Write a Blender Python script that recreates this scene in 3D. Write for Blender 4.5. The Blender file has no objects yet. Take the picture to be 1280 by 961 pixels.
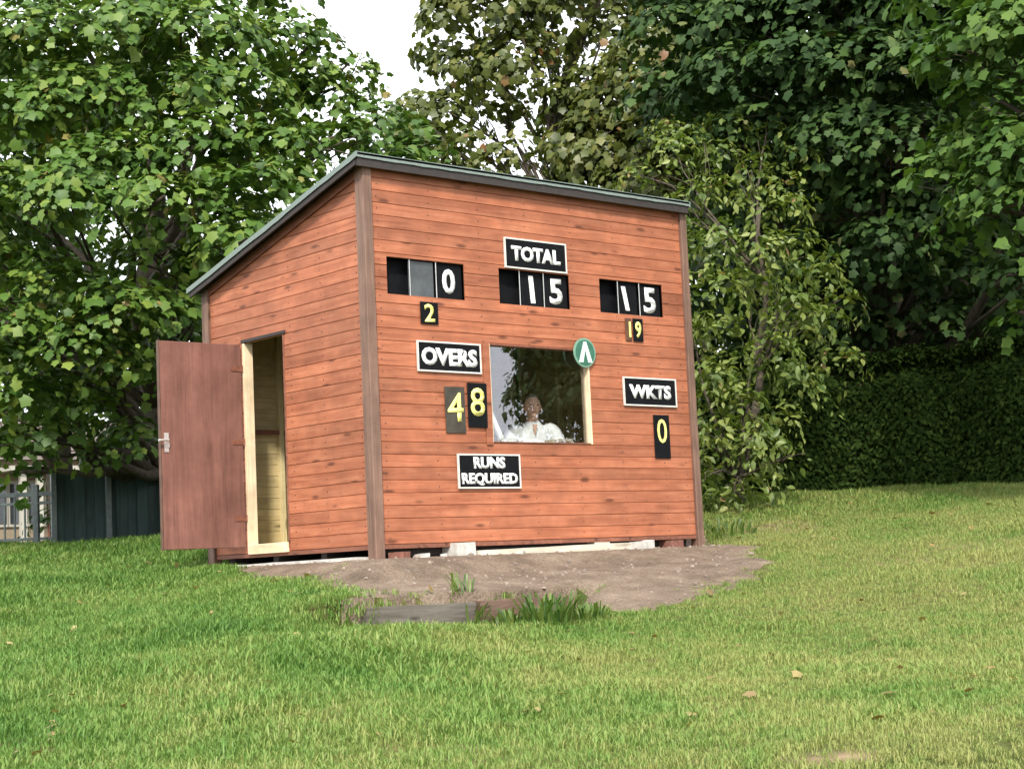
import bpy, bmesh, math, random
import numpy as np
from mathutils import Vector, Matrix, noise as mnoise

random.seed(7)
rng = np.random.default_rng(7)
SC = bpy.context.scene
C = SC.collection

# ------------------------------------------------------------------ camera
F_PX = 2161.7
CAM = np.array([-8.0229, -10.8047, -0.2391])
YAW, PIT, ROL = 0.7201, 0.1066, -0.0463
FWD = np.array([math.sin(YAW) * math.cos(PIT), math.cos(YAW) * math.cos(PIT), math.sin(PIT)])
_r0 = np.array([math.cos(YAW), -math.sin(YAW), 0.0])
_u0 = np.cross(_r0, FWD)
RGT = _r0 * math.cos(ROL) + _u0 * math.sin(ROL)
UPV = _u0 * math.cos(ROL) - _r0 * math.sin(ROL)
cd = bpy.data.cameras.new('camera')
cam = bpy.data.objects.new('camera', cd)
C.objects.link(cam)
cam.matrix_world = Matrix(((RGT[0], UPV[0], -FWD[0], CAM[0]), (RGT[1], UPV[1], -FWD[1], CAM[1]),
                           (RGT[2], UPV[2], -FWD[2], CAM[2]), (0, 0, 0, 1)))
cd.sensor_width = 36
cd.lens = F_PX / 1280 * 36
cd.clip_start = 0.1
cd.clip_end = 2000
SC.camera = cam

# ------------------------------------------------------------------ sky, sun, exposure
SUN_AZ = math.radians(223)      # compass direction the sun stands in, clockwise from +Y
SUN_EL = math.radians(42)
w = bpy.data.worlds.new('World')
SC.world = w
w.use_nodes = True
nt = w.node_tree
bg = nt.nodes['Background']
sky = nt.nodes.new('ShaderNodeTexSky')
sky.sky_type = 'NISHITA'
sky.sun_disc = False
sky.sun_elevation = SUN_EL
sky.sun_rotation = SUN_AZ
sky.air_density = 1.0
sky.dust_density = 3.0
tc = nt.nodes.new('ShaderNodeTexCoord')
cn = nt.nodes.new('ShaderNodeTexNoise'); cn.inputs['Scale'].default_value = 2.2; cn.inputs['Detail'].default_value = 5
nt.links.new(tc.outputs['Generated'], cn.inputs['Vector'])
cr = nt.nodes.new('ShaderNodeMapRange'); cr.inputs['From Min'].default_value = 0.3; cr.inputs['From Max'].default_value = 0.7
cr.inputs['To Min'].default_value = 0.80; cr.inputs['To Max'].default_value = 1.0
nt.links.new(cn.outputs['Fac'], cr.inputs['Value'])
mx = nt.nodes.new('ShaderNodeMixRGB')
mx.inputs['Color2'].default_value = (11.0, 11.3, 11.8, 1)
nt.links.new(cr.outputs['Result'], mx.inputs['Fac'])
nt.links.new(sky.outputs['Color'], mx.inputs['Color1'])
nt.links.new(mx.outputs['Color'], bg.inputs['Color'])
bg.inputs['Strength'].default_value = 0.11
sl = bpy.data.lights.new('sun', 'SUN')
sl.energy = 3.0
sl.angle = math.radians(5)
sl.color = (1.0, 0.95, 0.86)
sun = bpy.data.objects.new('sun', sl)
C.objects.link(sun)
sdir = Vector((math.sin(SUN_AZ) * math.cos(SUN_EL), math.cos(SUN_AZ) * math.cos(SUN_EL), math.sin(SUN_EL)))
sun.rotation_euler = sdir.to_track_quat('Z', 'Y').to_euler()
SC.view_settings.view_transform = 'Standard'
SC.view_settings.look = 'None'
SC.view_settings.gamma = 1.0
SC.view_settings.exposure = 0.92

# ------------------------------------------------------------------ frames of reference
FH = np.array([math.sin(YAW), math.cos(YAW)])       # along the lawn, away from the camera
RH = np.array([math.cos(YAW), -math.sin(YAW)])      # across the lawn

def st(x, y):
    dx = np.asarray(x) - CAM[0]; dy = np.asarray(y) - CAM[1]
    return dx * FH[0] + dy * FH[1], dx * RH[0] + dy * RH[1]

def xy(s, t):
    return CAM[0] + s * FH[0] + t * RH[0], CAM[1] + s * FH[1] + t * RH[1]

def at(px, py, s):
    d = FWD + RGT * (px - 640) / F_PX - UPV * (py - 480.5) / F_PX
    return CAM + d * (s / (d[0] * FH[0] + d[1] * FH[1]))

# ------------------------------------------------------------------ helpers
def sstep(a, b, v):
    k = np.clip((np.asarray(v, float) - a) / (b - a), 0, 1)
    return k * k * (3 - 2 * k)

def tag(o, label=None, cat=None, group=None, kind=None):
    if label: o['label'] = label
    if cat: o['category'] = cat
    if group: o['group'] = group
    if kind: o['kind'] = kind
    return o

def empty(name, loc=(0, 0, 0), rz=0.0):
    o = bpy.data.objects.new(name, None)
    C.objects.link(o)
    o.location = loc; o.rotation_euler = (0, 0, rz)
    o.empty_display_size = 0.1
    return o

def mobj(name, me, mat=None, parent=None, smooth=False):
    o = bpy.data.objects.new(name, me)
    C.objects.link(o)
    if mat is not None and not me.materials:
        me.materials.append(mat)
    if parent is not None: o.parent = parent
    if smooth:
        me.polygons.foreach_set('use_smooth', [True] * len(me.polygons))
    return o

class MB:
    """collects shapes for one mesh"""
    def __init__(s): s.v = []; s.f = []
    def add(s, vs, fs):
        n = len(s.v); s.v += [tuple(p) for p in vs]; s.f += [tuple(i + n for i in f) for f in fs]; return s
    def box(s, x0, x1, y0, y1, z0, z1, M=None):
        vs = [(x, y, z) for x in (x0, x1) for y in (y0, y1) for z in (z0, z1)]
        if M is not None: vs = [tuple(M @ Vector(p)) for p in vs]
        return s.add(vs, [(0, 1, 3, 2), (4, 6, 7, 5), (0, 4, 5, 1), (2, 3, 7, 6), (0, 2, 6, 4), (1, 5, 7, 3)])
    def bar(s, a, b, w, h=None, up=(0, 0, 1)):
        a = Vector(a); b = Vector(b); h = h or w
        d = (b - a); L = d.length; d.normalize()
        u = Vector(up)
        if abs(d.dot(u)) > .98: u = Vector((0, 1, 0))
        x = d.cross(u).normalized(); z = x.cross(d)
        M = Matrix((x, d, z)).transposed().to_4x4(); M.translation = a
        return s.box(-w / 2, w / 2, 0, L, -h / 2, h / 2, M)
    def prism(s, poly, y0, y1, fn=lambda a, b, c: (a, c, b)):
        """poly in (a,b), extruded along c from y0 to y1"""
        n = len(poly)
        vs = [fn(a, b, y0) for a, b in poly] + [fn(a, b, y1) for a, b in poly]
        fs = [tuple(range(n)), tuple(range(2 * n - 1, n - 1, -1))]
        fs += [(i, (i + 1) % n + 0, (i + 1) % n + n, i + n)[::-1] for i in range(n)]
        return s.add(vs, fs)
    def tube(s, pts, rad, k=8):
        rings = []
        pts = [Vector(p) for p in pts]; n0 = len(s.v)
        if not hasattr(rad, '__len__'): rad = [rad] * len(pts)
        for i, p in enumerate(pts):
            d = (pts[min(i + 1, len(pts) - 1)] - pts[max(i - 1, 0)]).normalized()
            u = Vector((0.31, 0.93, .2)) if abs(d.z) > .6 else Vector((0, 0, 1))
            x = d.cross(u).normalized(); y = d.cross(x)
            for j in range(k):
                a = 2 * math.pi * j / k
                s.v.append(tuple(p + (x * math.cos(a) + y * math.sin(a)) * rad[i]))
        for i in range(len(pts) - 1):
            for j in range(k):
                a = n0 + i * k + j; b = n0 + i * k + (j + 1) % k
                s.f.append((a, b, b + k, a + k))
        s.f.append(tuple(n0 + j for j in range(k))[::-1])
        s.f.append(tuple(n0 + (len(pts) - 1) * k + j for j in range(k)))
        return s
    def ball(s, c, r, k=10, m=7, fn=None):
        n0 = len(s.v)
        for i in range(m + 1):
            th = math.pi * i / m
            for j in range(k):
                a = 2 * math.pi * j / k
                p = Vector((r[0] * math.sin(th) * math.cos(a), r[1] * math.sin(th) * math.sin(a), r[2] * math.cos(th)))
                if fn: p = fn(p)
                s.v.append(tuple(p + Vector(c)))
        for i in range(m):
            for j in range(k):
                a = n0 + i * k + j; b = n0 + i * k + (j + 1) % k
                s.f.append((a, a + k, b + k, b))
        return s
    def mesh(s, name, bevel=0.0):
        me = bpy.data.meshes.new(name)
        me.from_pydata(s.v, [], s.f)
        bm = bmesh.new(); bm.from_mesh(me)
        bmesh.ops.remove_doubles(bm, verts=bm.verts, dist=1e-6)
        if bevel:
            bmesh.ops.bevel(bm, geom=list(bm.edges), offset=bevel, segments=1, affect='EDGES', clamp_overlap=True)
        bmesh.ops.recalc_face_normals(bm, faces=bm.faces)
        bm.to_mesh(me); bm.free()
        return me
    def build(s, name, mat, parent=None, bevel=0.0, smooth=False):
        return mobj(name, s.mesh(name, bevel), mat, parent, smooth)

# ------------------------------------------------------------------ materials
def mat_new(name):
    m = bpy.data.materials.new(name); m.use_nodes = True
    return m, m.node_tree, m.node_tree.nodes['Principled BSDF']

def N(nt, typ, **kw):
    n = nt.nodes.new(typ)
    for k, v in kw.items():
        if k in n.inputs: n.inputs[k].default_value = v
        else: setattr(n, k, v)
    return n

def ramp(nt, stops):
    n = nt.nodes.new('ShaderNodeValToRGB')
    e = n.color_ramp.elements
    while len(e) < len(stops): e.new(0.5)
    for i, (p, c) in enumerate(stops):
        e[i].position = p; e[i].color = (*c, 1)
    return n

def plain(name, col, rough=0.6, var=0.12, scale=30, bump=0.15, metal=0.0, spec=0.4):
    m, nt, b = mat_new(name)
    tcn = N(nt, 'ShaderNodeTexCoord')
    n = N(nt, 'ShaderNodeTexNoise', Scale=scale, Detail=6.0, Roughness=0.65)
    nt.links.new(tcn.outputs['Object'], n.inputs['Vector'])
    r = ramp(nt, [(0.3, tuple(c * (1 - var * 1.6) for c in col)), (0.7, tuple(min(1, c * (1 + var)) for c in col))])
    nt.links.new(n.outputs['Fac'], r.inputs['Fac'])
    nt.links.new(r.outputs['Color'], b.inputs['Base Color'])
    b.inputs['Roughness'].default_value = rough
    b.inputs['Metallic'].default_value = metal
    b.inputs['Specular IOR Level'].default_value = spec
    if bump:
        bp = N(nt, 'ShaderNodeBump', Strength=bump, Distance=0.01)
        nt.links.new(n.outputs['Fac'], bp.inputs['Height'])
        nt.links.new(bp.outputs['Normal'], b.inputs['Normal'])
    return m

def wood(name, dark, mid, light, axis='X', rough=0.6, knots=True, plankvar=0.22, grain=1.0):
    """grain along the named object axis; each object gets its own tone"""
    m, nt, b = mat_new(name)
    L = nt.links.new
    tcn = N(nt, 'ShaderNodeTexCoord'); oi = N(nt, 'ShaderNodeObjectInfo')
    off = N(nt, 'ShaderNodeVectorMath', operation='SCALE'); off.inputs['Scale'].default_value = 37.0
    cx = N(nt, 'ShaderNodeCombineXYZ')
    for i in 'XYZ': L(oi.outputs['Random'], cx.inputs[i])
    L(cx.outputs[0], off.inputs[0])
    ad = N(nt, 'ShaderNodeVectorMath', operation='ADD')
    L(tcn.outputs['Object'], ad.inputs[0]); L(off.outputs[0], ad.inputs[1])
    mp = N(nt, 'ShaderNodeMapping')
    sc = {'X': (1.6, 26, 26), 'Y': (26, 1.6, 26), 'Z': (26, 26, 1.6)}[axis]
    mp.inputs['Scale'].default_value = sc
    L(ad.outputs[0], mp.inputs['Vector'])
    n1 = N(nt, 'ShaderNodeTexNoise', Scale=1.0, Detail=8.0, Roughness=0.7, Distortion=0.6)
    L(mp.outputs[0], n1.inputs['Vector'])
    r = ramp(nt, [(0.30, dark), (0.5, mid), (0.72, light)])
    L(n1.outputs['Fac'], r.inputs['Fac'])
    # blotchy weathering
    n2 = N(nt, 'ShaderNodeTexNoise', Scale=5.0, Detail=4.0, Roughness=0.6)
    L(ad.outputs[0], n2.inputs['Vector'])
    mr = N(nt, 'ShaderNodeMapRange'); mr.inputs['From Min'].default_value = .3; mr.inputs['From Max'].default_value = .7
    mr.inputs['To Min'].default_value = 0.82; mr.inputs['To Max'].default_value = 1.14
    L(n2.outputs['Fac'], mr.inputs['Value'])
    mr2 = N(nt, 'ShaderNodeMapRange')
    mr2.inputs['To Min'].default_value = 1 - plankvar; mr2.inputs['To Max'].default_value = 1 + plankvar
    L(oi.outputs['Random'], mr2.inputs['Value'])
    mu = N(nt, 'ShaderNodeMath', operation='MULTIPLY'); L(mr.outputs[0], mu.inputs[0]); L(mr2.outputs[0], mu.inputs[1])
    # weathering that runs on from board to board
    gp = N(nt, 'ShaderNodeNewGeometry'); n4 = N(nt, 'ShaderNodeTexNoise', Scale=1.5, Detail=5.0, Roughness=.6)
    L(gp.outputs['Position'], n4.inputs['Vector'])
    m4 = N(nt, 'ShaderNodeMapRange'); m4.inputs['From Min'].default_value = .3; m4.inputs['From Max'].default_value = .7
    m4.inputs['To Min'].default_value = .82; m4.inputs['To Max'].default_value = 1.14
    L(n4.outputs['Fac'], m4.inputs['Value'])
    mu2 = N(nt, 'ShaderNodeMath', operation='MULTIPLY'); L(mu.outputs[0], mu2.inputs[0]); L(m4.outputs[0], mu2.inputs[1]); mu = mu2
    vm = N(nt, 'ShaderNodeVectorMath', operation='SCALE')
    L(r.outputs['Color'], vm.inputs[0]); L(mu.outputs[0], vm.inputs['Scale'])
    col = vm.outputs[0]
    if knots:
        mp2 = N(nt, 'ShaderNodeMapping')
        mp2.inputs['Scale'].default_value = {'X': (2.2, 8, 8), 'Y': (8, 2.2, 8), 'Z': (8, 8, 2.2)}[axis]
        L(ad.outputs[0], mp2.inputs['Vector'])
        vo = N(nt, 'ShaderNodeTexVoronoi', Scale=1.0)
        L(mp2.outputs[0], vo.inputs['Vector'])
        kr = N(nt, 'ShaderNodeMapRange'); kr.inputs['From Min'].default_value = 0.07; kr.inputs['From Max'].default_value = 0.16
        kr.inputs['To Min'].default_value = 0.8; kr.inputs['To Max'].default_value = 0.0
        L(vo.outputs['Distance'], kr.inputs['Value'])
        mk = N(nt, 'ShaderNodeMixRGB'); mk.inputs['Color2'].default_value = (*[c * .35 for c in dark], 1)
        L(kr.outputs[0], mk.inputs['Fac']); L(col, mk.inputs['Color1'])
        col = mk.outputs[0]
    L(col, b.inputs['Base Color'])
    b.inputs['Roughness'].default_value = rough
    b.inputs['Specular IOR Level'].default_value = 0.35
    bp = N(nt, 'ShaderNodeBump', Strength=0.35 * grain, Distance=0.004)
    L(n1.outputs['Fac'], bp.inputs['Height']); L(bp.outputs[0], b.inputs['Normal'])
    return m

def leafmat(name, dark, mid, light, rare=None, trans=0.35, rough=0.45, spec=.4):
    m, nt, b = mat_new(name)
    L = nt.links.new
    a = N(nt, 'ShaderNodeAttribute', attribute_name='tint')
    stops = [(0.0, dark), (0.5, mid), (0.93, light)]
    if rare: stops += [(0.97, rare)]
    r = ramp(nt, stops)
    L(a.outputs['Fac'], r.inputs['Fac'])
    L(r.outputs['Color'], b.inputs['Base Color'])
    b.inputs['Roughness'].default_value = rough
    b.inputs['Specular IOR Level'].default_value = spec
    tr = N(nt, 'ShaderNodeBsdfTranslucent')
    vm = N(nt, 'ShaderNodeVectorMath', operation='MULTIPLY'); vm.inputs[1].default_value = (1.5, 1.6, 0.7)
    L(r.outputs['Color'], vm.inputs[0]); L(vm.outputs[0], tr.inputs['Color'])
    ms = N(nt, 'ShaderNodeMixShader'); ms.inputs[0].default_value = trans
    L(b.outputs[0], ms.inputs[1]); L(tr.outputs[0], ms.inputs[2])
    L(ms.outputs[0], nt.nodes['Material Output'].inputs['Surface'])
    return m

M = {}
M['cladX'] = wood('stained_board_x', (.235, .070, .032), (.335, .114, .056), (.41, .160, .086), 'X', plankvar=.16)
M['cladY'] = wood('stained_board_y', (.235, .070, .032), (.335, .114, .056), (.41, .160, .086), 'Y', plankvar=.16)
M['post'] = wood('brown_post', (.10, .055, .038), (.165, .095, .068), (.22, .135, .10), 'Z', plankvar=.08)
M['trim'] = wood('brown_trim', (.12, .045, .028), (.20, .075, .045), (.27, .11, .07), 'Y', plankvar=.08)
M['door'] = wood('brown_door', (.125, .055, .042), (.185, .080, .060), (.23, .105, .08), 'Z', knots=False, plankvar=.02, grain=.6)
M['pineZ'] = wood('raw_pine_z', (.58, .42, .25), (.72, .56, .37), (.80, .66, .47), 'Z', plankvar=.06)
M['pineY'] = wood('raw_pine_y', (.58, .42, .25), (.72, .56, .37), (.80, .66, .47), 'Y', plankvar=.06)
M['pineX'] = wood('raw_pine_x', (.58, .42, .25), (.72, .56, .37), (.80, .66, .47), 'X', plankvar=.06)
M['lining'] = wood('raw_lining', (.38, .29, .14), (.50, .40, .205), (.58, .48, .26), 'X', plankvar=.10)
M['stud'] = wood('raw_stud', (.50, .40, .20), (.64, .53, .29), (.72, .62, .36), 'Z', plankvar=.10)
M['felt'] = plain('roofing_felt', (.19, .235, .215), .9, .25, 140, .5)
M['fascia'] = plain('dark_fascia', (.035, .028, .026), .7, .2, 20, .2)
M['white_edge'] = plain('pale_edge', (.58, .57, .53), .6, .12, 25, .05)
M['black'] = plain('black_board', (.007, .0075, .009), .7, .2, 18, .05, spec=.08)
M['greyplate'] = plain('grey_plate', (.06, .068, .072), .35, .35, 5, .05, spec=.5)
M['bronze'] = plain('worn_plate', (.048, .040, .029), .5, .35, 9, .05)
M['brownplate'] = plain('brown_plate', (.10, .045, .025), .5, .3, 9, .05)
M['letter'] = plain('white_lettering', (.82, .83, .82), .5, .06, 40, .03)
M['yellow'] = plain('yellow_lettering', (.80, .74, .22), .5, .08, 40, .03)
M['badge'] = plain('badge_green', (.035, .13, .085), .45, .15, 20, .03)
M['badge_rim'] = plain('badge_rim', (.16, .30, .22), .45, .15, 20, .03)
M['mint'] = plain('pale_mint', (.70, .84, .76), .5, .05, 30, .02)
M['metal'] = plain('galvanised', (.62, .62, .60), .35, .1, 40, .05, metal=.7)
M['concrete'] = plain('pale_concrete', (.50, .48, .44), .9, .22, 14, .5)
M['paleplank'] = wood('weathered_plank', (.30, .26, .20), (.50, .45, .36), (.62, .57, .47), 'X', plankvar=.04)
M['brick'] = plain('dull_brick', (.20, .085, .06), .9, .3, 30, .5)
M['sleeper'] = wood('old_sleeper', (.065, .052, .04), (.125, .108, .088), (.19, .17, .145), 'X', plankvar=.12)
M['sleeper_red'] = wood('old_sleeper_red', (.08, .045, .03), (.15, .088, .066), (.21, .13, .10), 'X', plankvar=.12)
M['bark'] = plain('bark', (.085, .068, .05), .95, .35, 14, .9)
M['twig'] = plain('twig_bark', (.12, .09, .06), .9, .3, 20, .5)
M['dark_fence'] = wood('dark_green_fence', (.012, .026, .024), (.022, .045, .041), (.034, .062, .056), 'Z', knots=False)
M['rail'] = plain('railing_paint', (.12, .145, .14), .5, .2, 20, .1)
M['render'] = plain('cream_render', (.24, .19, .13), .9, .12, 6, .3)
M['whitewood'] = plain('white_paint', (.36, .34, .29), .5, .06, 20, .05)
M['tile'] = plain('roof_tile', (.11, .085, .07), .85, .25, 10, .4)
M['darkglass'] = plain('far_window', (.03, .035, .04), .1, .1, 5, 0, spec=.8)
M['skin'] = plain('skin', (.60, .37, .28), .55, .08, 25, .05)
M['hair'] = plain('grey_hair', (.22, .20, .185), .8, .3, 90, .6)
M['shirt'] = plain('white_shirt', (.80, .82, .84), .85, .05, 30, .25)
M['trouser'] = plain('dark_trousers', (.04, .045, .06), .9, .15, 40, .2)
M['eye'] = plain('eye_dark', (.03, .022, .02), .2, .05, 10, 0)
M['lip'] = plain('lip', (.36, .15, .12), .5, .05, 20, 0)
M['shoe'] = plain('shoe', (.03, .03, .03), .4, .1, 20, .05)
M['plastic'] = plain('grey_plastic', (.16, .17, .19), .5, .1, 20, .05)

def glass_mat():
    m, nt, b = mat_new('window_glass')
    L = nt.links.new
    fr = N(nt, 'ShaderNodeFresnel'); gg = N(nt, 'ShaderNodeNewGeometry')
    io = N(nt, 'ShaderNodeMapRange'); io.inputs['To Min'].default_value = 2.0; io.inputs['To Max'].default_value = .5
    L(gg.outputs['Backfacing'], io.inputs['Value']); L(io.outputs[0], fr.inputs['IOR'])
    gl = N(nt, 'ShaderNodeBsdfGlossy', Roughness=0.004)
    gl.inputs['Color'].default_value = (.95, .95, 1, 1)
    tp = N(nt, 'ShaderNodeBsdfTransparent'); tp.inputs['Color'].default_value = (.93, .94, .93, 1)
    ms = N(nt, 'ShaderNodeMixShader')
    L(fr.outputs[0], ms.inputs[0]); L(tp.outputs[0], ms.inputs[1]); L(gl.outputs[0], ms.inputs[2])
    L(ms.outputs[0], nt.nodes['Material Output'].inputs['Surface'])
    nt.nodes.remove(b)
    return m
M['glass'] = glass_mat()

def ground_mat():
    m, nt, b = mat_new('lawn_soil')
    L = nt.links.new
    g = N(nt, 'ShaderNodeNewGeometry')
    n1 = N(nt, 'ShaderNodeTexNoise', Scale=0.9, Detail=6.0, Roughness=.65)
    n2 = N(nt, 'ShaderNodeTexNoise', Scale=45.0, Detail=5.0, Roughness=.7)
    L(g.outputs['Position'], n1.inputs['Vector']); L(g.outputs['Position'], n2.inputs['Vector'])
    r1 = ramp(nt, [(.35, (.055, .075, .020)), (.5, (.09, .095, .032)), (.65, (.14, .12, .055))])
    r2 = ramp(nt, [(.3, (.5, .5, .5)), (.7, (1.3, 1.3, 1.3))])
    L(n1.outputs['Fac'], r1.inputs['Fac']); L(n2.outputs['Fac'], r2.inputs['Fac'])
    mu = N(nt, 'ShaderNodeVectorMath', operation='MULTIPLY')
    L(r1.outputs[0], mu.inputs[0]); L(r2.outputs[0], mu.inputs[1])
    at_ = N(nt, 'ShaderNodeAttribute', attribute_name='bare')
    mixc = N(nt, 'ShaderNodeMixRGB'); mixc.inputs['Color2'].default_value = (.27, .19, .125, 1)
    L(at_.outputs['Fac'], mixc.inputs['Fac']); L(mu.outputs[0], mixc.inputs['Color1'])
    L(mixc.outputs[0], b.inputs['Base Color'])
    b.inputs['Specular IOR Level'].default_value = .05
    b.inputs['Roughness'].default_value = .95
    bp = N(nt, 'ShaderNodeBump', Strength=.6, Distance=.02)
    L(n2.outputs['Fac'], bp.inputs['Height']); L(bp.outputs[0], b.inputs['Normal'])
    return m

def earth_mat():
    m, nt, b = mat_new('bare_earth')
    L = nt.links.new
    g = N(nt, 'ShaderNodeNewGeometry')
    n1 = N(nt, 'ShaderNodeTexNoise', Scale=3.0, Detail=8.0, Roughness=.7)
    n2 = N(nt, 'ShaderNodeTexNoise', Scale=60.0, Detail=6.0, Roughness=.75)
    vo = N(nt, 'ShaderNodeTexVoronoi', Scale=42.0)
    for n in (n1, n2, vo): L(g.outputs['Position'], n.inputs['Vector'])
    r1 = ramp(nt, [(.3, (.10, .070, .045)), (.5, (.195, .142, .100)), (.7, (.29, .225, .165))])
    L(n1.outputs['Fac'], r1.inputs['Fac'])
    r2 = ramp(nt, [(.28, (.45, .45, .45)), (.72, (1.4, 1.38, 1.35))])
    L(n2.outputs['Fac'], r2.inputs['Fac'])
    mu = N(nt, 'ShaderNodeVectorMath', operation='MULTIPLY')
    L(r1.outputs[0], mu.inputs[0]); L(r2.outputs[0], mu.inputs[1])
    L(mu.outputs[0], b.inputs['Base Color'])
    b.inputs['Roughness'].default_value = .95
    ad = N(nt, 'ShaderNodeMath', operation='SUBTRACT'); L(n2.outputs['Fac'], ad.inputs[0]); L(vo.outputs['Distance'], ad.inputs[1])
    bp = N(nt, 'ShaderNodeBump', Strength=.8, Distance=.025)
    L(ad.outputs[0], bp.inputs['Height']); L(bp.outputs[0], b.inputs['Normal'])
    return m

def blade_mat():
    m, nt, b = mat_new('grass_blades')
    L = nt.links.new
    g = N(nt, 'ShaderNodeNewGeometry'); oi = N(nt, 'ShaderNodeObjectInfo')
    n1 = N(nt, 'ShaderNodeTexNoise', Scale=0.75, Detail=5.0, Roughness=.65)
    n3 = N(nt, 'ShaderNodeTexNoise', Scale=6.0, Detail=3.0, Roughness=.6)
    L(g.outputs['Position'], n1.inputs['Vector']); L(g.outputs['Position'], n3.inputs['Vector'])
    at_ = N(nt, 'ShaderNodeAttribute', attribute_name='tint')
    s1 = N(nt, 'ShaderNodeMath', operation='MULTIPLY_ADD'); s1.inputs[1].default_value = .28
    n1m = N(nt, 'ShaderNodeMath', operation='MULTIPLY_ADD'); n1m.inputs[1].default_value = 1.4; n1m.inputs[2].default_value = -.20
    L(n1.outputs['Fac'], n1m.inputs[0]); L(oi.outputs['Random'], s1.inputs[0]); L(n1m.outputs[0], s1.inputs[2])
    s2 = N(nt, 'ShaderNodeMath', operation='MULTIPLY_ADD'); s2.inputs[1].default_value = .30; L(at_.outputs['Fac'], s2.inputs[0]); L(s1.outputs[0], s2.inputs[2])
    s3 = N(nt, 'ShaderNodeMath', operation='MULTIPLY_ADD'); s3.inputs[1].default_value = .45; L(n3.outputs['Fac'], s3.inputs[0]); L(s2.outputs[0], s3.inputs[2])
    # drier, yellower turf towards the right of the lawn
    sx = N(nt, 'ShaderNodeVectorMath', operation='DOT_PRODUCT'); sx.inputs[1].default_value = (RH[0], RH[1], 0)
    L(g.outputs['Position'], sx.inputs[0])
    mr = N(nt, 'ShaderNodeMapRange'); mr.inputs['From Min'].default_value = float(CAM[:2] @ RH) - 2.2; mr.inputs['From Max'].default_value = float(CAM[:2] @ RH) + 1.6
    mr.inputs['To Min'].default_value = -.11; mr.inputs['To Max'].default_value = .20
    L(sx.outputs['Value'], mr.inputs['Value'])
    s4 = N(nt, 'ShaderNodeMath', operation='ADD'); L(s3.outputs[0], s4.inputs[0]); L(mr.outputs[0], s4.inputs[1])
    r = ramp(nt, [(.62, (.050, .135, .016)), (.88, (.105, .215, .028)), (1.0, (.185, .235, .045))])
    r.color_ramp.elements.new(1.0)
    sc = N(nt, 'ShaderNodeMapRange'); sc.inputs['From Min'].default_value = .45; sc.inputs['From Max'].default_value = 1.35
    L(s4.outputs[0], sc.inputs['Value'])
    cr = r.color_ramp
    for e, (p, c) in zip(cr.elements, [(.05, (.050, .130, .018)), (.42, (.115, .225, .038)), (.72, (.190, .275, .062)), (1.0, (.28, .30, .09))]):
        e.position = p; e.color = (*c, 1)
    L(sc.outputs[0], r.inputs['Fac'])
    L(r.outputs[0], b.inputs['Base Color'])
    b.inputs['Roughness'].default_value = .5; b.inputs['Specular IOR Level'].default_value = .3
    tr = N(nt, 'ShaderNodeBsdfTranslucent'); L(r.outputs[0], tr.inputs['Color'])
    ms = N(nt, 'ShaderNodeMixShader'); ms.inputs[0].default_value = .3
    L(b.outputs[0], ms.inputs[1]); L(tr.outputs[0], ms.inputs[2])
    L(ms.outputs[0], nt.nodes['Material Output'].inputs['Surface'])
    return m
M['ground'] = ground_mat(); M['earth'] = earth_mat(); M['blade'] = blade_mat()
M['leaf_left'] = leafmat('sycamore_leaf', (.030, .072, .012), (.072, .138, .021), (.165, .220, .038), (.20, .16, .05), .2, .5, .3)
M['leaf_dark'] = leafmat('sycamore_leaf_shade_tint', (.016, .038, .011), (.032, .068, .017), (.072, .120, .030), (.13, .13, .05), .2, .6, .2)  # darkened leaf colour, canopy shade of the right-hand trees painted in
M['leaf_olive'] = leafmat('olive_leaf', (.042, .062, .014), (.088, .112, .024), (.175, .18, .045), (.26, .13, .06), .3)
M['leaf_shrub'] = leafmat('shrub_leaf', (.048, .088, .016), (.118, .165, .032), (.24, .275, .072), (.30, .20, .10), .3)
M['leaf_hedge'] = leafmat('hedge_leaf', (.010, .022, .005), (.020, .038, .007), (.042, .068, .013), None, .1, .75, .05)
M['weed'] = leafmat('weed_leaf', (.035, .075, .016), (.07, .13, .025), (.15, .20, .05), None, .3)

# ------------------------------------------------------------------ terrain
SIDE_D, FRONT_W = 2.37, 3.6

def height(x, y):
    x = np.asarray(x, float); y = np.asarray(y, float)
    s, t = st(x, y)
    shift = np.interp(t, [-5.5, -3.2, -1.1, .3, 1.6, 3.0, 4.6], [0, 1.0, .35, 1.5, 1.9, 1.3, 0]) * sstep(19, 16.2, s) * sstep(5.5, 11, s)
    z = np.interp(s - shift, [-60, -6, 0, 6.6, 13.4, 19, 24, 60, 300], [-2.6, -2.4, -1.83, -1.0, -.137, .40, .62, .9, 2.0])
    z = z + .05 * np.sin(s * .9 + 1.3) * np.sin(t * .8 + .5) * sstep(18, 12, s) * .6
    z = z + .018 * np.sin(s * 3.1 + t * 1.7) * np.sin(t * 2.6 - s * .7)
    z = z - .20 * sstep(-2.6, -4.2, t) * sstep(13.5, 18, s)
    # level pad under the shed
    d = np.maximum(np.maximum(-.15 - x, x - FRONT_W - .15), np.maximum(-.2 - y, y - SIDE_D - .1))
    k = sstep(.55, 0.0, d)
    z = z * (1 - k) + (-.125) * k
    # little step held up by the old sleepers
    lat = sstep(-1.5, -1.2, t) * sstep(.62, .3, t)
    edge = 11.5 + .84 * (t + 1.1)
    z = z - .17 * lat * sstep(edge - 1.6, edge - .1, s) * (s < edge)
    z = z + .035 * lat * (s >= edge) * sstep(edge + .9, edge, s)
    return z

def hit(px, py):
    d = FWD + RGT * (px - 640) / F_PX - UPV * (py - 480.5) / F_PX
    for k in np.arange(4, 60, .02):
        p = CAM + d * k
        if p[2] <= height(p[0], p[1]): return p
    return CAM + d * 60

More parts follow.
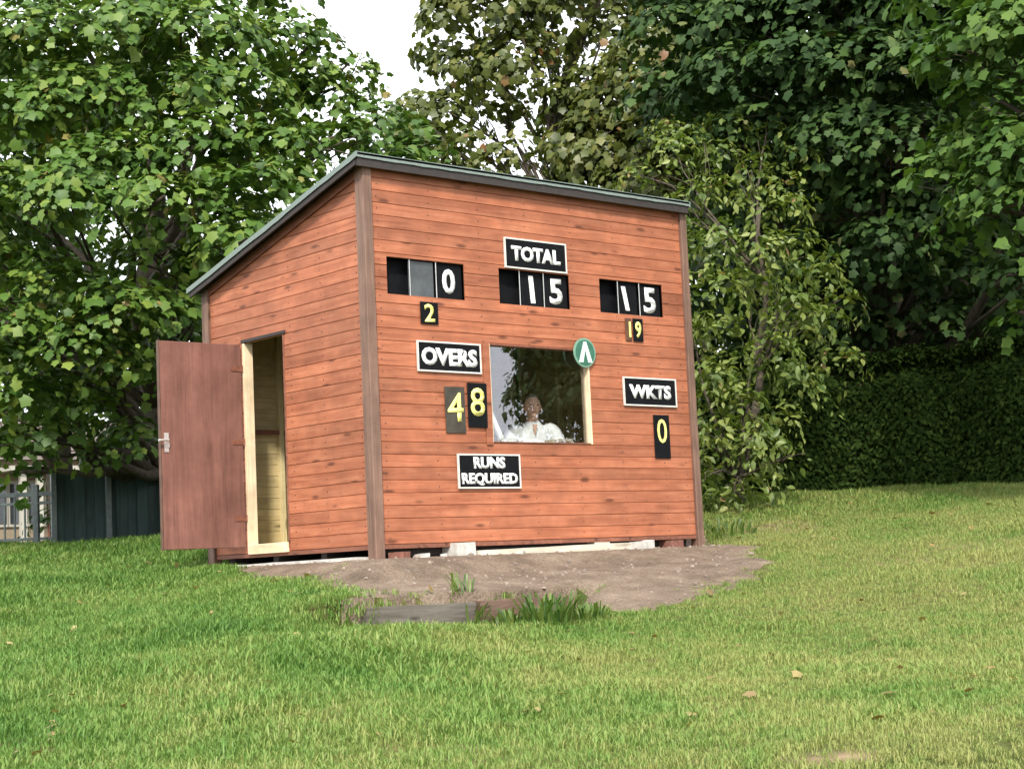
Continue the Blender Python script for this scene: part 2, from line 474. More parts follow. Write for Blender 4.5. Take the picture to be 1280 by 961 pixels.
def grid_mesh(name, S, T):
    s, t = np.meshgrid(S, T, indexing='ij')
    x, y = xy(s, t)
    z = height(x, y)
    V = np.stack([x, y, z], -1).reshape(-1, 3)
    n, m = len(S), len(T)
    i = np.arange(n - 1)[:, None] * m + np.arange(m - 1)[None, :]
    Fq = np.stack([i, i + 1, i + m + 1, i + m], -1).reshape(-1, 4)
    return V, Fq

def np_mesh(name, V, Fq, tint=None):
    me = bpy.data.meshes.new(name)
    V = np.asarray(V, np.float32); Fq = np.asarray(Fq, np.int32)
    k = Fq.shape[1]
    me.vertices.add(len(V)); me.vertices.foreach_set('co', V.ravel())
    me.loops.add(Fq.size); me.loops.foreach_set('vertex_index', Fq.ravel())
    me.polygons.add(len(Fq))
    me.polygons.foreach_set('loop_start', np.arange(0, Fq.size, k, dtype=np.int32))
    me.polygons.foreach_set('loop_total', np.full(len(Fq), k, np.int32))
    if tint is not None:
        a = me.attributes.new('tint', 'FLOAT', 'FACE'); a.data.foreach_set('value', np.asarray(tint, np.float32))
    me.update(calc_edges=True)
    return me

def vnoise(x, y, sc, seed=0.0):
    return np.array([mnoise.noise(Vector((a * sc + seed, b * sc, seed * 1.7))) for a, b in zip(np.ravel(x), np.ravel(y))]).reshape(np.shape(x))

S = np.concatenate([np.arange(-60, 3, 3.0), np.arange(3, 10.5, .12), np.arange(10.5, 13.6, .045), np.arange(13.6, 21, .12), np.geomspace(21, 300, 34)])
T = np.concatenate([-np.geomspace(8, 200, 24)[::-1], np.arange(-7.9, 7.95, .1), np.geomspace(8, 200, 24)])
V, Fq = grid_mesh('ground', S, T)

# earth patch outline (points on the ground in front of and beside the shed)
EP = [hit(*q)[:2] for q in [(262, 700), (300, 716), (335, 728), (395, 724), (722, 748), (770, 764),
                            (850, 757), (905, 735), (962, 706), (940, 684), (880, 672)]]
EP = EP[:4] + [np.array(xy(11.46, -1.04)), np.array(xy(12.02, -.40)), np.array(xy(12.62, .33))] + EP[4:]
EP += [np.array([3.9, 1.2]), np.array([3.9, 2.6]), np.array([-.3, 2.7])]
EP = np.array(EP)

def sdist(P, poly):
    """signed distance to a polygon, positive inside"""
    P = np.asarray(P); d = np.full(len(P), 1e9); inside = np.zeros(len(P), bool)
    for i in range(len(poly)):
        a = poly[i]; b = poly[(i + 1) % len(poly)]
        ab = b - a; k = np.clip(((P - a) @ ab) / (ab @ ab), 0, 1)
        d = np.minimum(d, np.linalg.norm(P - (a + k[:, None] * ab), axis=1))
        c = ((a[1] > P[:, 1]) != (b[1] > P[:, 1])) & (P[:, 0] < (b[0] - a[0]) * (P[:, 1] - a[1]) / (b[1] - a[1] + 1e-12) + a[0])
        inside ^= c
    return np.where(inside, d, -d)

def bare_at(P):
    """worn spots in the turf, 0..1"""
    P = np.asarray(P); out = np.zeros(len(P))
    for (px, py, r, k, asp) in [(1030, 948, .24, 1.0, .45), (965, 662, .55, .55, 1.6), (1220, 690, .9, .35, .8), (540, 850, .3, .3, .6),
                           (120, 712, .6, .5, .6), (1170, 890, .3, .3, .5), (90, 850, .5, .25, .6), (740, 860, .7, .22, .6)]:
        c = hit(px, py)[:2]
        d = P - c
        a = d @ FH / asp; b = d @ RH
        out = np.maximum(out, k * sstep(r * 1.25, r * .55, np.hypot(a, b)))
    return out

V[:, 2] -= .07 * sstep(.06, .22, sdist(V[:, :2], EP))
near = (np.abs(V[:, 0] - 0) < 25) & (np.abs(V[:, 1]) < 25)
bare = np.zeros(len(V)); nz = np.zeros(len(V))
idx = np.where(near)[0]
nz[idx] = vnoise(V[idx, 0], V[idx, 1], 5.0) + .6 * vnoise(V[idx, 0], V[idx, 1], 14.0, 3.0)
bare[idx] = np.clip(bare_at(V[idx, :2]) * (1 + nz[idx] * .9), 0, 1)
me = np_mesh('ground', V, Fq)
a = me.attributes.new('bare', 'FLOAT', 'POINT'); a.data.foreach_set('value', bare.astype(np.float32))
tag(mobj('ground', me, M['ground'], smooth=True), 'sloping grassy ground rising from the foreground to the shed and hedge', kind='structure')

# the bare earth, a sheet that dips under the turf at its ragged edge
S2 = np.arange(9.5, 20, .045); T2 = np.arange(-4.2, 3.2, .045)
V2, F2 = grid_mesh('earth', S2, T2)
n2 = vnoise(V2[:, 0], V2[:, 1], 3.5, 9.0) * .22 + vnoise(V2[:, 0], V2[:, 1], 15.0, 5.0) * .10
s2_, t2_ = st(V2[:, 0], V2[:, 1])
sd2 = sdist(V2[:, :2], EP) + n2 * np.where((np.abs(t2_ + .4) < .85) & (s2_ < 13), .2, 1)
V2[:, 2] += np.clip(sd2 * .12, -.03, .014) + vnoise(V2[:, 0], V2[:, 1], 13.0, 1.0) * .008 * (sd2 > 0)
keep = (sd2[F2] > -.12).any(1)
used, inv = np.unique(F2[keep], return_inverse=True)
me = np_mesh('earth_patch', V2[used], inv.reshape(-1, 4))
tag(mobj('earth_patch', me, M['earth'], smooth=True), 'patch of bare stony earth in front of the shed', kind='structure')

# ------------------------------------------------------------------ grass
def tuft_mesh(name, n, rad, h0, h1, wd, seed):
    r = np.random.default_rng(seed)
    Vt = []; Ft = []; tint = []
    for i in range(n):
        a = r.uniform(0, 2 * math.pi); q = rad * math.sqrt(r.random())
        bx, by = q * math.cos(a), q * math.sin(a)
        h = r.uniform(h0, h1); ld = r.uniform(0, 2 * math.pi); ln = r.uniform(.15, .9) * h
        dx, dy = math.cos(ld), math.sin(ld); wv = wd * r.uniform(.7, 1.3)
        wx, wy = -dy * wv, dx * wv
        k = len(Vt)
        for (f, wf, hz) in ((0, 1, -.1), (.35, .9, .62)):
            cx, cy = bx + dx * ln * f, by + dy * ln * f
            Vt += [(cx - wx * wf, cy - wy * wf, h * hz), (cx + wx * wf, cy + wy * wf, h * hz)]
        Vt.append((bx + dx * ln, by + dy * ln, h * r.uniform(.75, 1)))
        Ft += [(k, k + 1, k + 3), (k, k + 3, k + 2), (k + 2, k + 3, k + 4)]
        tv = r.random(); tint += [tv] * 3
    me = np_mesh(name, Vt, Ft, tint)
    me.materials.append(M['blade'])
    return me

tufts = bpy.data.collections.new('grass_tufts')
for i, (n, rad, h0, h1, wd) in enumerate([(26, .07, .015, .045, .0022), (26, .07, .02, .055, .0022), (22, .06, .03, .075, .0025), (18, .06, .012, .035, .0028)]):
    o = bpy.data.objects.new('grass_tuft', tuft_mesh('grass_tuft', n, rad, h0, h1, wd, i + 3))
    tufts.objects.link(o)

Sg = np.arange(4.2, 20.6, .12); Tg = np.arange(-9.6, 9.61, .12)
Vg, Fg = grid_mesh('grass', Sg, Tg)
sg, tg = st(Vg[:, 0], Vg[:, 1])
sdg = sdist(Vg[:, :2], EP)
ng = vnoise(Vg[:, 0], Vg[:, 1], 2.0, 2.0) + .7 * vnoise(Vg[:, 0], Vg[:, 1], 7.0, 4.0)
dens = (1 - sstep(-.20, .12, sdg + ng * .20)) * np.clip(1.25 - 1.4 * bare_at(Vg[:, :2]) * (1 + .7 * ng), 0, 1) * np.clip(1.0 + ng * .35, .4, 1.4)
dens *= (np.abs(tg) < .42 * sg + 2.6)
# inside the shed nothing grows
dens[(Vg[:, 0] > -.1) & (Vg[:, 0] < 3.7) & (Vg[:, 1] > 0) & (Vg[:, 1] < 2.5)] = 0
lush = np.clip(.55 + ng * .5 + .45 * sstep(1.2, -1.2, tg) - .25 * sstep(.6, 0, -sdg) * (sg < 14) * (np.abs(tg + .4) > .9) + .6 * sstep(16, 18.5, sg), .55, 1.7)
me = np_mesh('grass', Vg, Fg)
for nm, arr in (('dens', dens), ('lush', lush)):
    a = me.attributes.new(nm, 'FLOAT', 'POINT'); a.data.foreach_set('value', arr.astype(np.float32))
grass = tag(mobj('grass', me, M['blade']), 'rough short green grass covering the slope, yellower to the right', 'grass', kind='stuff')
gt = bpy.data.node_groups.new('grass_scatter', 'GeometryNodeTree')
gt.interface.new_socket('Geometry', in_out='INPUT', socket_type='NodeSocketGeometry')
gt.interface.new_socket('Geometry', in_out='OUTPUT', socket_type='NodeSocketGeometry')
gi = gt.nodes.new('NodeGroupInput'); go = gt.nodes.new('NodeGroupOutput')
L = gt.links.new
dp = gt.nodes.new('GeometryNodeDistributePointsOnFaces'); dp.distribute_method = 'RANDOM'
na = gt.nodes.new('GeometryNodeInputNamedAttribute'); na.data_type = 'FLOAT'; na.inputs['Name'].default_value = 'dens'
mu = gt.nodes.new('ShaderNodeMath'); mu.operation = 'MULTIPLY'; mu.inputs[1].default_value = 640.0
L(na.outputs['Attribute'], mu.inputs[0]); L(gi.outputs[0], dp.inputs['Mesh']); L(mu.outputs[0], dp.inputs['Density'])
ci = gt.nodes.new('GeometryNodeCollectionInfo'); ci.inputs['Collection'].default_value = tufts
ci.inputs['Separate Children'].default_value = True; ci.inputs['Reset Children'].default_value = True
ip = gt.nodes.new('GeometryNodeInstanceOnPoints'); ip.inputs['Pick Instance'].default_value = True
L(dp.outputs['Points'], ip.inputs['Points']); L(ci.outputs[0], ip.inputs['Instance'])
rv = gt.nodes.new('FunctionNodeRandomValue'); rv.data_type = 'FLOAT_VECTOR'
rv.inputs['Min'].default_value = (-.12, -.12, 0); rv.inputs['Max'].default_value = (.12, .12, 6.28)
L(rv.outputs[0], ip.inputs['Rotation'])
rs = gt.nodes.new('FunctionNodeRandomValue'); rs.data_type = 'FLOAT'
[i for i in rs.inputs if i.name == 'Min' and i.type == 'VALUE'][0].default_value = .7
[i for i in rs.inputs if i.name == 'Max' and i.type == 'VALUE'][0].default_value = 1.35
nl = gt.nodes.new('GeometryNodeInputNamedAttribute'); nl.data_type = 'FLOAT'; nl.inputs['Name'].default_value = 'lush'
m2 = gt.nodes.new('ShaderNodeMath'); m2.operation = 'MULTIPLY'
L([o for o in rs.outputs if o.type == 'VALUE'][0], m2.inputs[0]); L(nl.outputs['Attribute'], m2.inputs[1])
L(m2.outputs[0], ip.inputs['Scale']); L(ip.outputs[0], go.inputs[0])
md = grass.modifiers.new('scatter', 'NODES'); md.node_group = gt

# pebbles on the bare earth
pb = MB()
rp = random.Random(4)
n = 0
while n < 360:
    s_, t_ = rp.uniform(10, 16.5), rp.uniform(-3.5, 3)
    x_, y_ = xy(s_, t_)
    if sdist(np.array([[x_, y_]]), EP)[0] < .03 or (-.05 < x_ < 3.65 and -.02 < y_ < 2.4): continue
    r_ = rp.uniform(.006, .02) * (1.7 if rp.random() < .06 else 1)
    q = [rp.uniform(.6, 1.2) for _ in range(3)]
    pb.ball((x_, y_, float(height(x_, y_)) + .014 + r_ * .2), (r_ * q[0], r_ * q[1], r_ * q[2] * .7), 5, 3)
    n += 1
tag(pb.build('pebbles', plain('pebble', (.26, .21, .17), .9, .35, 8, .2)), 'scattered small stones on the bare earth', 'stones', kind='stuff')

# ------------------------------------------------------------------ the shed
W, D, H = FRONT_W, SIDE_D, 3.0
SLOPE = .266
shed = tag(empty('scorers_shed'), 'orange-brown timber cricket scorers shed with a sloping grey felt roof and open door', 'shed')
TH = .02            # board thickness, boards stand in front of the plane x=0 / y=0
ROW = .1

def cut(spans, a, b):
    out = []
    for (p, q) in spans:
        if b <= p or a >= q: out.append((p, q)); continue
        if a > p: out.append((p, a))
        if b < q: out.append((b, q))
    return out

def board_poly(L0, L1, z0, z1, place, top=None):
    """one shiplap board: flat face with a chamfered lower groove"""
    g = .005; d = .006
    prof = [(0, z0 + .001), (TH - d, z0 + .001), (TH, z0 + g), (TH, z1 - .003), (TH - .004, z1 - .0005), (0, z1 - .0005)]
    vs = []
    n = len(prof)
    for Lx in (0, 1):
        for (o, z) in prof:
            a = L0 if Lx == 0 else L1
            if Lx == 1 and top: a = min(L1, top(z))
            vs.append(place(a, o, z))
    fs = [tuple(range(n)), tuple(range(2 * n - 1, n - 1, -1))] + [(i, i + n, (i + 1) % n + n, (i + 1) % n) for i in range(n)]
    return vs, fs

rb = random.Random(11)
def clad(parent, L0, L1, ztop, openings, place, mat, top=None, name='board', rows=30):
    shared = {}
    for i in range(rows):
        z0, z1 = i * ROW, min((i + 1) * ROW, ztop)
        if z1 - z0 < .01: break
        l1 = L1 if not top else min(L1, max(top(z0), L0))
        if l1 - L0 < .05: continue
        cuts = [L0, L1]
        # vertical sub-bands where an opening only bites part of the board
        full = [o for o in openings if o[2] <= z0 + .012 and o[3] >= z1 - .012]
        part = [o for o in openings if o not in full and o[2] < z1 - .012 and o[3] > z0 + .012]
        spans = [(L0, l1)]
        for o in full: spans = cut(spans, o[0], o[1])
        for (p, q) in spans:
            key = (round(p, 4), round(q, 4), bool(part), round(z1 - z0, 4))
            if not part and not top and key in shared:
                me = shared[key]
            else:
                mb = MB(); segs = [(p, q, 0, z1 - z0)]
                for o in part:
                    new = []
                    for (a, b, lo, hi) in segs:
                        if o[1] <= a or o[0] >= b: new.append((a, b, lo, hi)); continue
                        if o[0] > a: new.append((a, o[0], lo, hi))
                        if o[1] < b: new.append((o[1], b, lo, hi))
                        m0, m1 = max(a, o[0]), min(b, o[1])
                        if o[3] - z0 < hi: new.append((m0, m1, o[3] - z0, hi))
                        if o[2] - z0 > lo: new.append((m0, m1, lo, o[2] - z0))
                    segs = new
                for (a, b, lo, hi) in segs:
                    mb.add(*board_poly(a, b, lo, hi, place, (lambda z, z0=z0: top(z + z0)) if top else None))
                me = mb.mesh('board')
                if not part and not top: shared[key] = me
            o = mobj(name, me, mat, parent)
            o.location = (0, 0, z0)
            j = rb.uniform(-.0015, .0015)
            o.location = tuple(np.array(o.location) + np.array(place(0, j, 0)) - np.array(place(0, 0, 0)))

# front wall
SLOTS = [(.175, .97, 1.975, 2.27), (1.345, 2.15, 1.975, 2.27), (2.512, 3.305, 1.975, 2.27)]
WIN = (1.2, 2.335, .805, 1.63)
front_ops = SLOTS + [WIN]
fw_ = MB()
# the framed lining behind the boards, with the openings left out
def holed(mb, L0, L1, z0, z1, ops, place, t0, t1, top=None):
    zs = sorted({z0, z1} | {o[2] for o in ops} | {o[3] for o in ops})
    for a, b in zip(zs[:-1], zs[1:]):
        sp = [(L0, L1)]
        for o in ops:
            if o[2] < b - 1e-6 and o[3] > a + 1e-6: sp = cut(sp, o[0], o[1])
        for p, q in sp:
            vs = [place(l, t, z) for l in (p, q) for t in (t0, t1) for z in (a, b)]
            mb.add(vs, [(0, 1, 3, 2), (4, 6, 7, 5), (0, 4, 5, 1), (2, 3, 7, 6), (0, 2, 6, 4), (1, 5, 7, 3)])
    return mb
PF = lambda l, o, z: (l, -o, z)                # front: outward is -y
PS = lambda l, o, z: (-o, l, z)                # side: outward is -x
front_wall = holed(MB(), 0, W, 0, H - .03, front_ops, PF, -.014, -.001).build('front_wall', M['lining'], shed)
clad(front_wall, .036, W - .028, H, front_ops, PF, M['cladX'])
topS = lambda z: (H - .075 - z) / SLOPE
door_op = (1.17, 1.81, .03, 1.8)
sw = MB()
for k in range(24):
    a, b = D * k / 24, D * (k + 1) / 24
    z1 = H - .05 - SLOPE * b
    if a >= 1.16 and b <= 1.82: z0 = 1.8
    else: z0 = 0
    vs = [(x, y, z) for x in (.001, .014) for y, zz in ((a, H - .05 - SLOPE * a), (b, z1)) for z in (z0, zz)]
    sw.add(vs, [(0, 1, 3, 2), (4, 6, 7, 5), (0, 4, 5, 1), (2, 3, 7, 6), (0, 2, 6, 4), (1, 5, 7, 3)])
side_wall = sw.build('side_wall', M['lining'], shed)
clad(side_wall, .062, D - .01, H - .10, [door_op], PS, M['cladY'], top=topS)
# right wall and back wall
rw = MB()
rw.prism([(0, 0), (D, 0), (D, H - .05 - SLOPE * D), (0, H - .05)], W - .014, W - .001, lambda a, b, c: (c, a, b))
right_wall = rw.build('right_wall', M['lining'], shed)
clad(right_wall, .06, D - .01, H - .10, [], lambda l, o, z: (W + o, l, z), M['cladY'], top=topS)
HB = H - SLOPE * D
back_wall = MB().box(0.02, W - .02, D - .014, D - .001, 0, HB - .06).build('back_wall', M['lining'], shed)
clad(back_wall, .036, W - .036, HB - .03, [], lambda l, o, z: (l, D + o, z), M['cladX'], rows=24)
# inner boards of the back wall, seen through the doorway
for i in range(23):
    MB().box(.03, W - .03, D - .026, D - .0145, i * .1 + .003, i * .1 + .099).build('lining_board', M['lining'], back_wall)

# studs and noggins inside
st_me = MB().box(-.022, .022, -.045, 0, .05, HB - .14).mesh('stud', .002)
for x_ in (.08, .68, 1.28, 1.88, 2.48, 3.08, 3.5):
    o = mobj('stud', st_me, M['stud'], back_wall); o.location = (x_, D - .027, 0)
for k in range(6):
    x0 = (.08, .68, 1.28, 1.88, 2.48, 3.08, 3.5)[k]; x1 = (.68, 1.28, 1.88, 2.48, 3.08, 3.5)[k]
    MB().box(x0 + .024, x1 - .024, D - .07, D - .028, 1.07, 1.11).build('noggin', M['trim'], back_wall)
for y_ in (.5, 1.1, 1.7, 2.25):
    o = MB().box(W - .06, W - .015, y_ - .022, y_ + .022, .05, H - SLOPE * y_ - .14).build('stud', M['stud'], right_wall)
for y_ in (.35, .75, 1.13, 1.85):
    o = MB().box(.015, .06, y_ - .022, y_ + .022, .05, H - SLOPE * y_ - .14).build('stud', M['stud'], side_wall)
for x_ in (.05, 1.16, 2.38, 2.44, 3.55):
    MB().box(x_ - .022, x_ + .022, .015, .06, .05, 1.9 if x_ not in (.05, 3.55) else H - .18).build('stud', M['stud'], front_wall)

# floor, bearers
MB().box(.016, W - .016, .016, D - .03, .0, .045).build('floor', M['lining'], shed)
for y_ in (.12, .8, 1.5, 2.2):
    MB().box(.05, W - .05, y_ - .04, y_ + .04, -.095, -.002).build('bearer', M['fascia'], shed, .004)
MB().box(.04, W - .03, -.024, .02, -.035, -.002).build('bottom_rail', M['trim'], front_wall, .002)
MB().box(-.024, .02, .065, D, -.035, -.002).build('bottom_rail', M['trim'], side_wall, .002)

nl = MB()
rn = random.Random(8)
for i in range(30):
    for x_ in (.10, .62, 1.14, 1.66, 2.18, 2.70, 3.22, 3.50):
        z_ = i * ROW + .05 + rn.uniform(-.006, .006); xx = x_ + rn.uniform(-.008, .008)
        if any(o[0] - .01 < xx < o[1] + .01 and o[2] - .01 < z_ < o[3] + .01 for o in front_ops) or z_ > 2.95: continue
        nl.box(xx - .004, xx + .004, -TH - .0022, -TH + .002, z_ - .004, z_ + .004)
nl = nl.build('nail_heads', M['fascia'], front_wall); nl['kind'] = 'stuff'
nl = MB()
for i in range(29):
    for y_ in (.12, .62, 1.08, 1.90, 2.28):
        z_ = i * ROW + .05 + rn.uniform(-.006, .006)
        if z_ > H - .12 - SLOPE * y_: continue
        nl.box(-TH - .0022, -TH + .002, y_ - .004, y_ + .004, z_ - .004, z_ + .004)
nl = nl.build('nail_heads', M['fascia'], side_wall); nl['kind'] = 'stuff'

# corner posts, each a pair of boards round the corner
cp = MB().box(-.052, .034, -.052, .06, -.15, H - .012)
post0 = cp.build('corner_post', M['post'], shed, .005)
cp = MB().box(W - .026, W + .052, -.05, .05, -.13, H - .012)
cp.build('corner_post', M['post'], shed, .005)
MB().box(-.05, .034, D - .05, D + .05, -.12, HB - .016).build('corner_post', M['post'], shed, .005)
MB().box(W - .034, W + .05, D - .05, D + .05, -.12, HB - .016).build('corner_post', M['post'], shed, .005)
# cap blocks nailed on the foot of the front post
# roof
def rz(y, off): return H + off - SLOPE * y
roof = MB()
y0, y1, x0, x1 = -.11, D + .13, -.15, W + .055
roof.prism([(y0, rz(y0, .012)), (y1, rz(y1, .012)), (y1, rz(y1, .030)), (y0, rz(y0, .030))], x0 + .012, x1 - .012, lambda a, b, c: (c, a, b))
rf = roof.build('roof', M['fascia'], shed)
rr = random.Random(3)
# felt: gently rippled sheet turned down over the edges
fb = MB(); nx, ny = 40, 26
def feltz(x, y): return rz(y, .036) + .004 * math.sin(x * 5.1 + y * 2) * math.sin(y * 4.3)
for i in range(nx + 1):
    for j in range(ny + 1):
        x = x0 + (x1 - x0) * i / nx; y = y0 + (y1 - y0) * j / ny
        fb.v.append((x, y, feltz(x, y)))
for i in range(nx):
    for j in range(ny):
        a = i * (ny + 1) + j; fb.f.append((a, a + ny + 1, a + ny + 2, a + 1))
def skirt(pts, n):
    k = len(fb.v)
    for p in pts:
        fb.v.append(p); fb.v.append((p[0], p[1], p[2] - .042 - rr.uniform(0, .006)))
    for i in range(len(pts) - 1): fb.f.append((k + 2 * i, k + 2 * i + 1, k + 2 * i + 3, k + 2 * i + 2))
skirt([(x0 + (x1 - x0) * i / nx, y0, feltz(x0 + (x1 - x0) * i / nx, y0)) for i in range(nx + 1)], 0)
skirt([(x0 + (x1 - x0) * i / nx, y1, feltz(x0 + (x1 - x0) * i / nx, y1)) for i in range(nx + 1)], 0)
for xx in (x0, x1): skirt([(xx, y0 + (y1 - y0) * j / ny, feltz(xx, y0 + (y1 - y0) * j / ny)) for j in range(ny + 1)], 0)
fo = fb.build('roofing_felt', M['felt'], rf)
# fascia under the front edge, barge boards up the sides, trim along the side wall top
MB().box(x0 + .02, x1 - .02, y0 + .012, y0 + .030, H - .045, H + .036).build('fascia', M['fascia'], rf)
for xx in (x0 + .012, x1 - .030):
    MB().prism([(y0 + .03, rz(y0 + .03, -.055)), (y1 - .03, rz(y1 - .03, -.055)), (y1 - .03, rz(y1 - .03, .011)), (y0 + .03, rz(y0 + .03, .011))],
               xx, xx + .018, lambda a, b, c: (c, a, b)).build('barge_board', M['fascia'], rf)
MB().prism([(.062, rz(.062, -.095)), (D - .052, rz(D - .052, -.095)), (D - .052, rz(D - .052, -.02)), (.062, rz(.062, -.02))],
           -.040, -.0225, lambda a, b, c: (c, a, b)).build('top_trim', M['trim'], side_wall)
for k in range(7):       # rafters
    xx = .1 + k * .56
    MB().prism([(-.06, rz(-.06, -.03)), (D + .06, rz(D + .06, -.03)), (D + .06, rz(D + .06, .011)), (-.06, rz(-.06, .011))], xx, xx + .045,
               lambda a, b, c: (c, a, b)).build('rafter', M['stud'], rf)

# door frame and the open door
df = MB(); df.box(-.028, .058, 1.775, 1.81, .03, 1.8)
dframe = df.build('door_frame', M['pineZ'], shed, .002)
MB().box(-.026, .056, 1.17, 1.19, .03, 1.8).build('jamb', M['trim'], dframe, .002)
MB().box(-.05, .07, 1.192, 1.773, -.008, .075).build('sill', M['pineY'], dframe, .003)
MB().box(-.034, -.0215, 1.145, 1.82, 1.802, 1.83).build('drip_bar', M['fascia'], dframe, .002)
door = MB().box(-.775, -.0, -.02, .02, .055, 1.79).build('door', M['door'], shed, .003)
door.location = (-.042, 1.83, 0); door.rotation_euler = (0, 0, math.radians(-1.5))
MB().box(-.782, -.7765, -.022, .022, .05, 1.795).build('lipping', M['brownplate'], door)
for z_ in (.30, .95, 1.58):
    h = MB().box(-.10, .012, -.026, -.0205, z_ - .022, z_ + .022); h.tube([(0.012, -.026, z_ - .03), (.012, -.026, z_ + .03)], .008)
    h.build('hinge', M['trim'], door)
hd = MB().box(-.752, -.712, -.027, -.0205, .86, 1.02)
hd.tube([(-.732, -.028, .96), (-.732, -.062, .96)], .009)
hd.tube([(-.732, -.060, .96), (-.80, -.062, .955), (-.822, -.060, .955)], .010)
hd.box(-.758, -.706, -.033, -.027, .90, .935)
hd.build('handle', M['metal'], door, 0)

# window
win = MB().box(WIN[0] + .018, WIN[1] - .022, -.026, .055, WIN[3] - .012, WIN[3]).build('window', M['trim'], shed)
MB().box(WIN[1] - .018, WIN[1], -.026, .040, WIN[2], WIN[3]).build('jamb', M['pineZ'], win, .002)
MB().box(WIN[0] - .0, WIN[0] + .010, -.024, .055, WIN[2], WIN[3]).build('jamb', M['pineZ'], win, .002)
MB().box(WIN[0] + .018, WIN[1] - .022, -.026, .055, WIN[2], WIN[2] + .012).build('sill', M['trim'], win, .002)
MB().box(WIN[0] + .011, WIN[1] - .019, .020, .024, WIN[2] + .0125, WIN[3] - .0125).build('pane', M['glass'], win)
MB().box(WIN[0] - .07, WIN[0] - .003, -.034, -.0225, WIN[2] - .02, WIN[3] + .0).build('facing_board', M['cladX'], win, .003)

# the three slots: dark boxes in the wall with thin rods between the hanging numbers
for (a, b, c, d) in SLOTS:
    sb = MB()
    sb.box(a, b, .075, .083, c, d); sb.box(a - .008, a, -.012, .083, c, d); sb.box(b, b + .008, -.012, .083, c, d)
    sb.box(a - .008, b + .008, -.012, .083, c - .008, c); sb.box(a - .008, b + .008, -.012, .083, d, d + .008)
    so = sb.build('number_slot', M['black'], shed)
    for q in (1, 2):
        xx = a + (b - a) * (.30 if q == 1 else .64)
        MB().tube([(xx, -.006, c), (xx, -.006, d)], .0045, 6).build('rod', M['metal'], so)

# ------------------------------------------------------------------ lettering
def text_obj(body, h, mat, parent, cx, z, y, bold=.03, wscale=1.0, width=None, thick=.004, shear=0.0):
    cu = bpy.data.curves.new('lettering', 'FONT')
    cu.body = body; cu.align_x = 'CENTER'; cu.size = 1.0; cu.offset = bold; cu.extrude = 0; cu.shear = shear
    cu.resolution_u = 3
    to = bpy.data.objects.new('tmp', cu); C.objects.link(to)
    bpy.context.view_layer.update()
    me = bpy.data.meshes.new_from_object(to.evaluated_get(bpy.context.evaluated_depsgraph_get()))
    bpy.data.objects.remove(to); bpy.data.curves.remove(cu)
    co = np.array([v.co for v in me.vertices])
    lo, hi = co.min(0), co.max(0)
    ky = h / (hi[1] - lo[1]); kx = ky * wscale
    if width: kx = width / (hi[0] - lo[0])
    bm = bmesh.new(); bm.from_mesh(me)
    for v in bm.verts:
        v.co = Vector(((v.co.x - (lo[0] + hi[0]) / 2) * kx, 0, (v.co.y - (lo[1] + hi[1]) / 2) * ky))
    r = bmesh.ops.extrude_face_region(bm, geom=list(bm.faces))
    bmesh.ops.translate(bm, verts=[e for e in r['geom'] if isinstance(e, bmesh.types.BMVert)], vec=(0, -thick, 0))
    bmesh.ops.recalc_face_normals(bm, faces=bm.faces)
    bm.to_mesh(me); bm.free(); me.materials.clear()
    o = mobj('lettering', me, mat, parent)
    o.location = (cx, y, z)
    return o

def sign(name, x0, x1, z0, z1, lines, label, pads=(.14, .2), bold=.05):
    r = empty(name, ((x0 + x1) / 2, -.024, z0))
    tag(r, label, 'sign', 'black word signs on the front wall')
    w2, h = (x1 - x0) / 2, z1 - z0
    MB().box(-w2, w2, -.012, 0, 0, h).build('panel', M['black'], r, .002)
    e = .011
    b = MB()
    b.box(-w2 - e, -w2 + .002, -.017, -.001, -e, h + e); b.box(w2 - .002, w2 + e, -.017, -.001, -e, h + e)
    b.box(-w2 + .002, w2 - .002, -.017, -.001, -e, .002); b.box(-w2 + .002, w2 - .002, -.017, -.001, h - .002, h + e)
    b.build('border', M['white_edge'], r)
    n = len(lines)
    for i, (t, wd, hh) in enumerate(lines):
        zz = h * (1 - (i + .5) / n)
        if n == 2: zz += (.004 if i == 0 else -.002)
        text_obj(t, hh, M['letter'], r, 0.0, zz, -.0125, bold, width=wd)
    return r
sign('total_sign', 1.42, 2.105, 2.292, 2.53, [('TOTAL', .56, .13)], 'black sign reading TOTAL above the middle number slot')
sign('overs_sign', .447, 1.087, 1.378, 1.604, [('OVERS', .58, .145)], 'black sign reading OVERS left of the window top')
sign('runs_required_sign', .816, 1.462, .44, .70, [('RUNS', .34, .095), ('REQUIRED', .60, .105)], 'black two-line sign reading RUNS REQUIRED below the window', bold=.045)
sign('wickets_sign', 2.741, 3.39, 1.166, 1.40, [('WKTS', .53, .125)], 'black sign reading WKTS right of the window')

def stroke_digit(parent, kind, w_, h_, mat, lean=0.0, y=-.0045):
    """numeral 1 as the plain painted bar it is"""
    mb = MB()
    a = w_ / 2
    mb.prism([(-a + lean * -h_ / 2, -h_ / 2), (a - lean * h_ / 2, -h_ / 2), (a + lean * h_ / 2, h_ / 2), (-a + lean * h_ / 2, h_ / 2)], 0, -.004)
    o = mb.build('numeral', mat, parent); return o

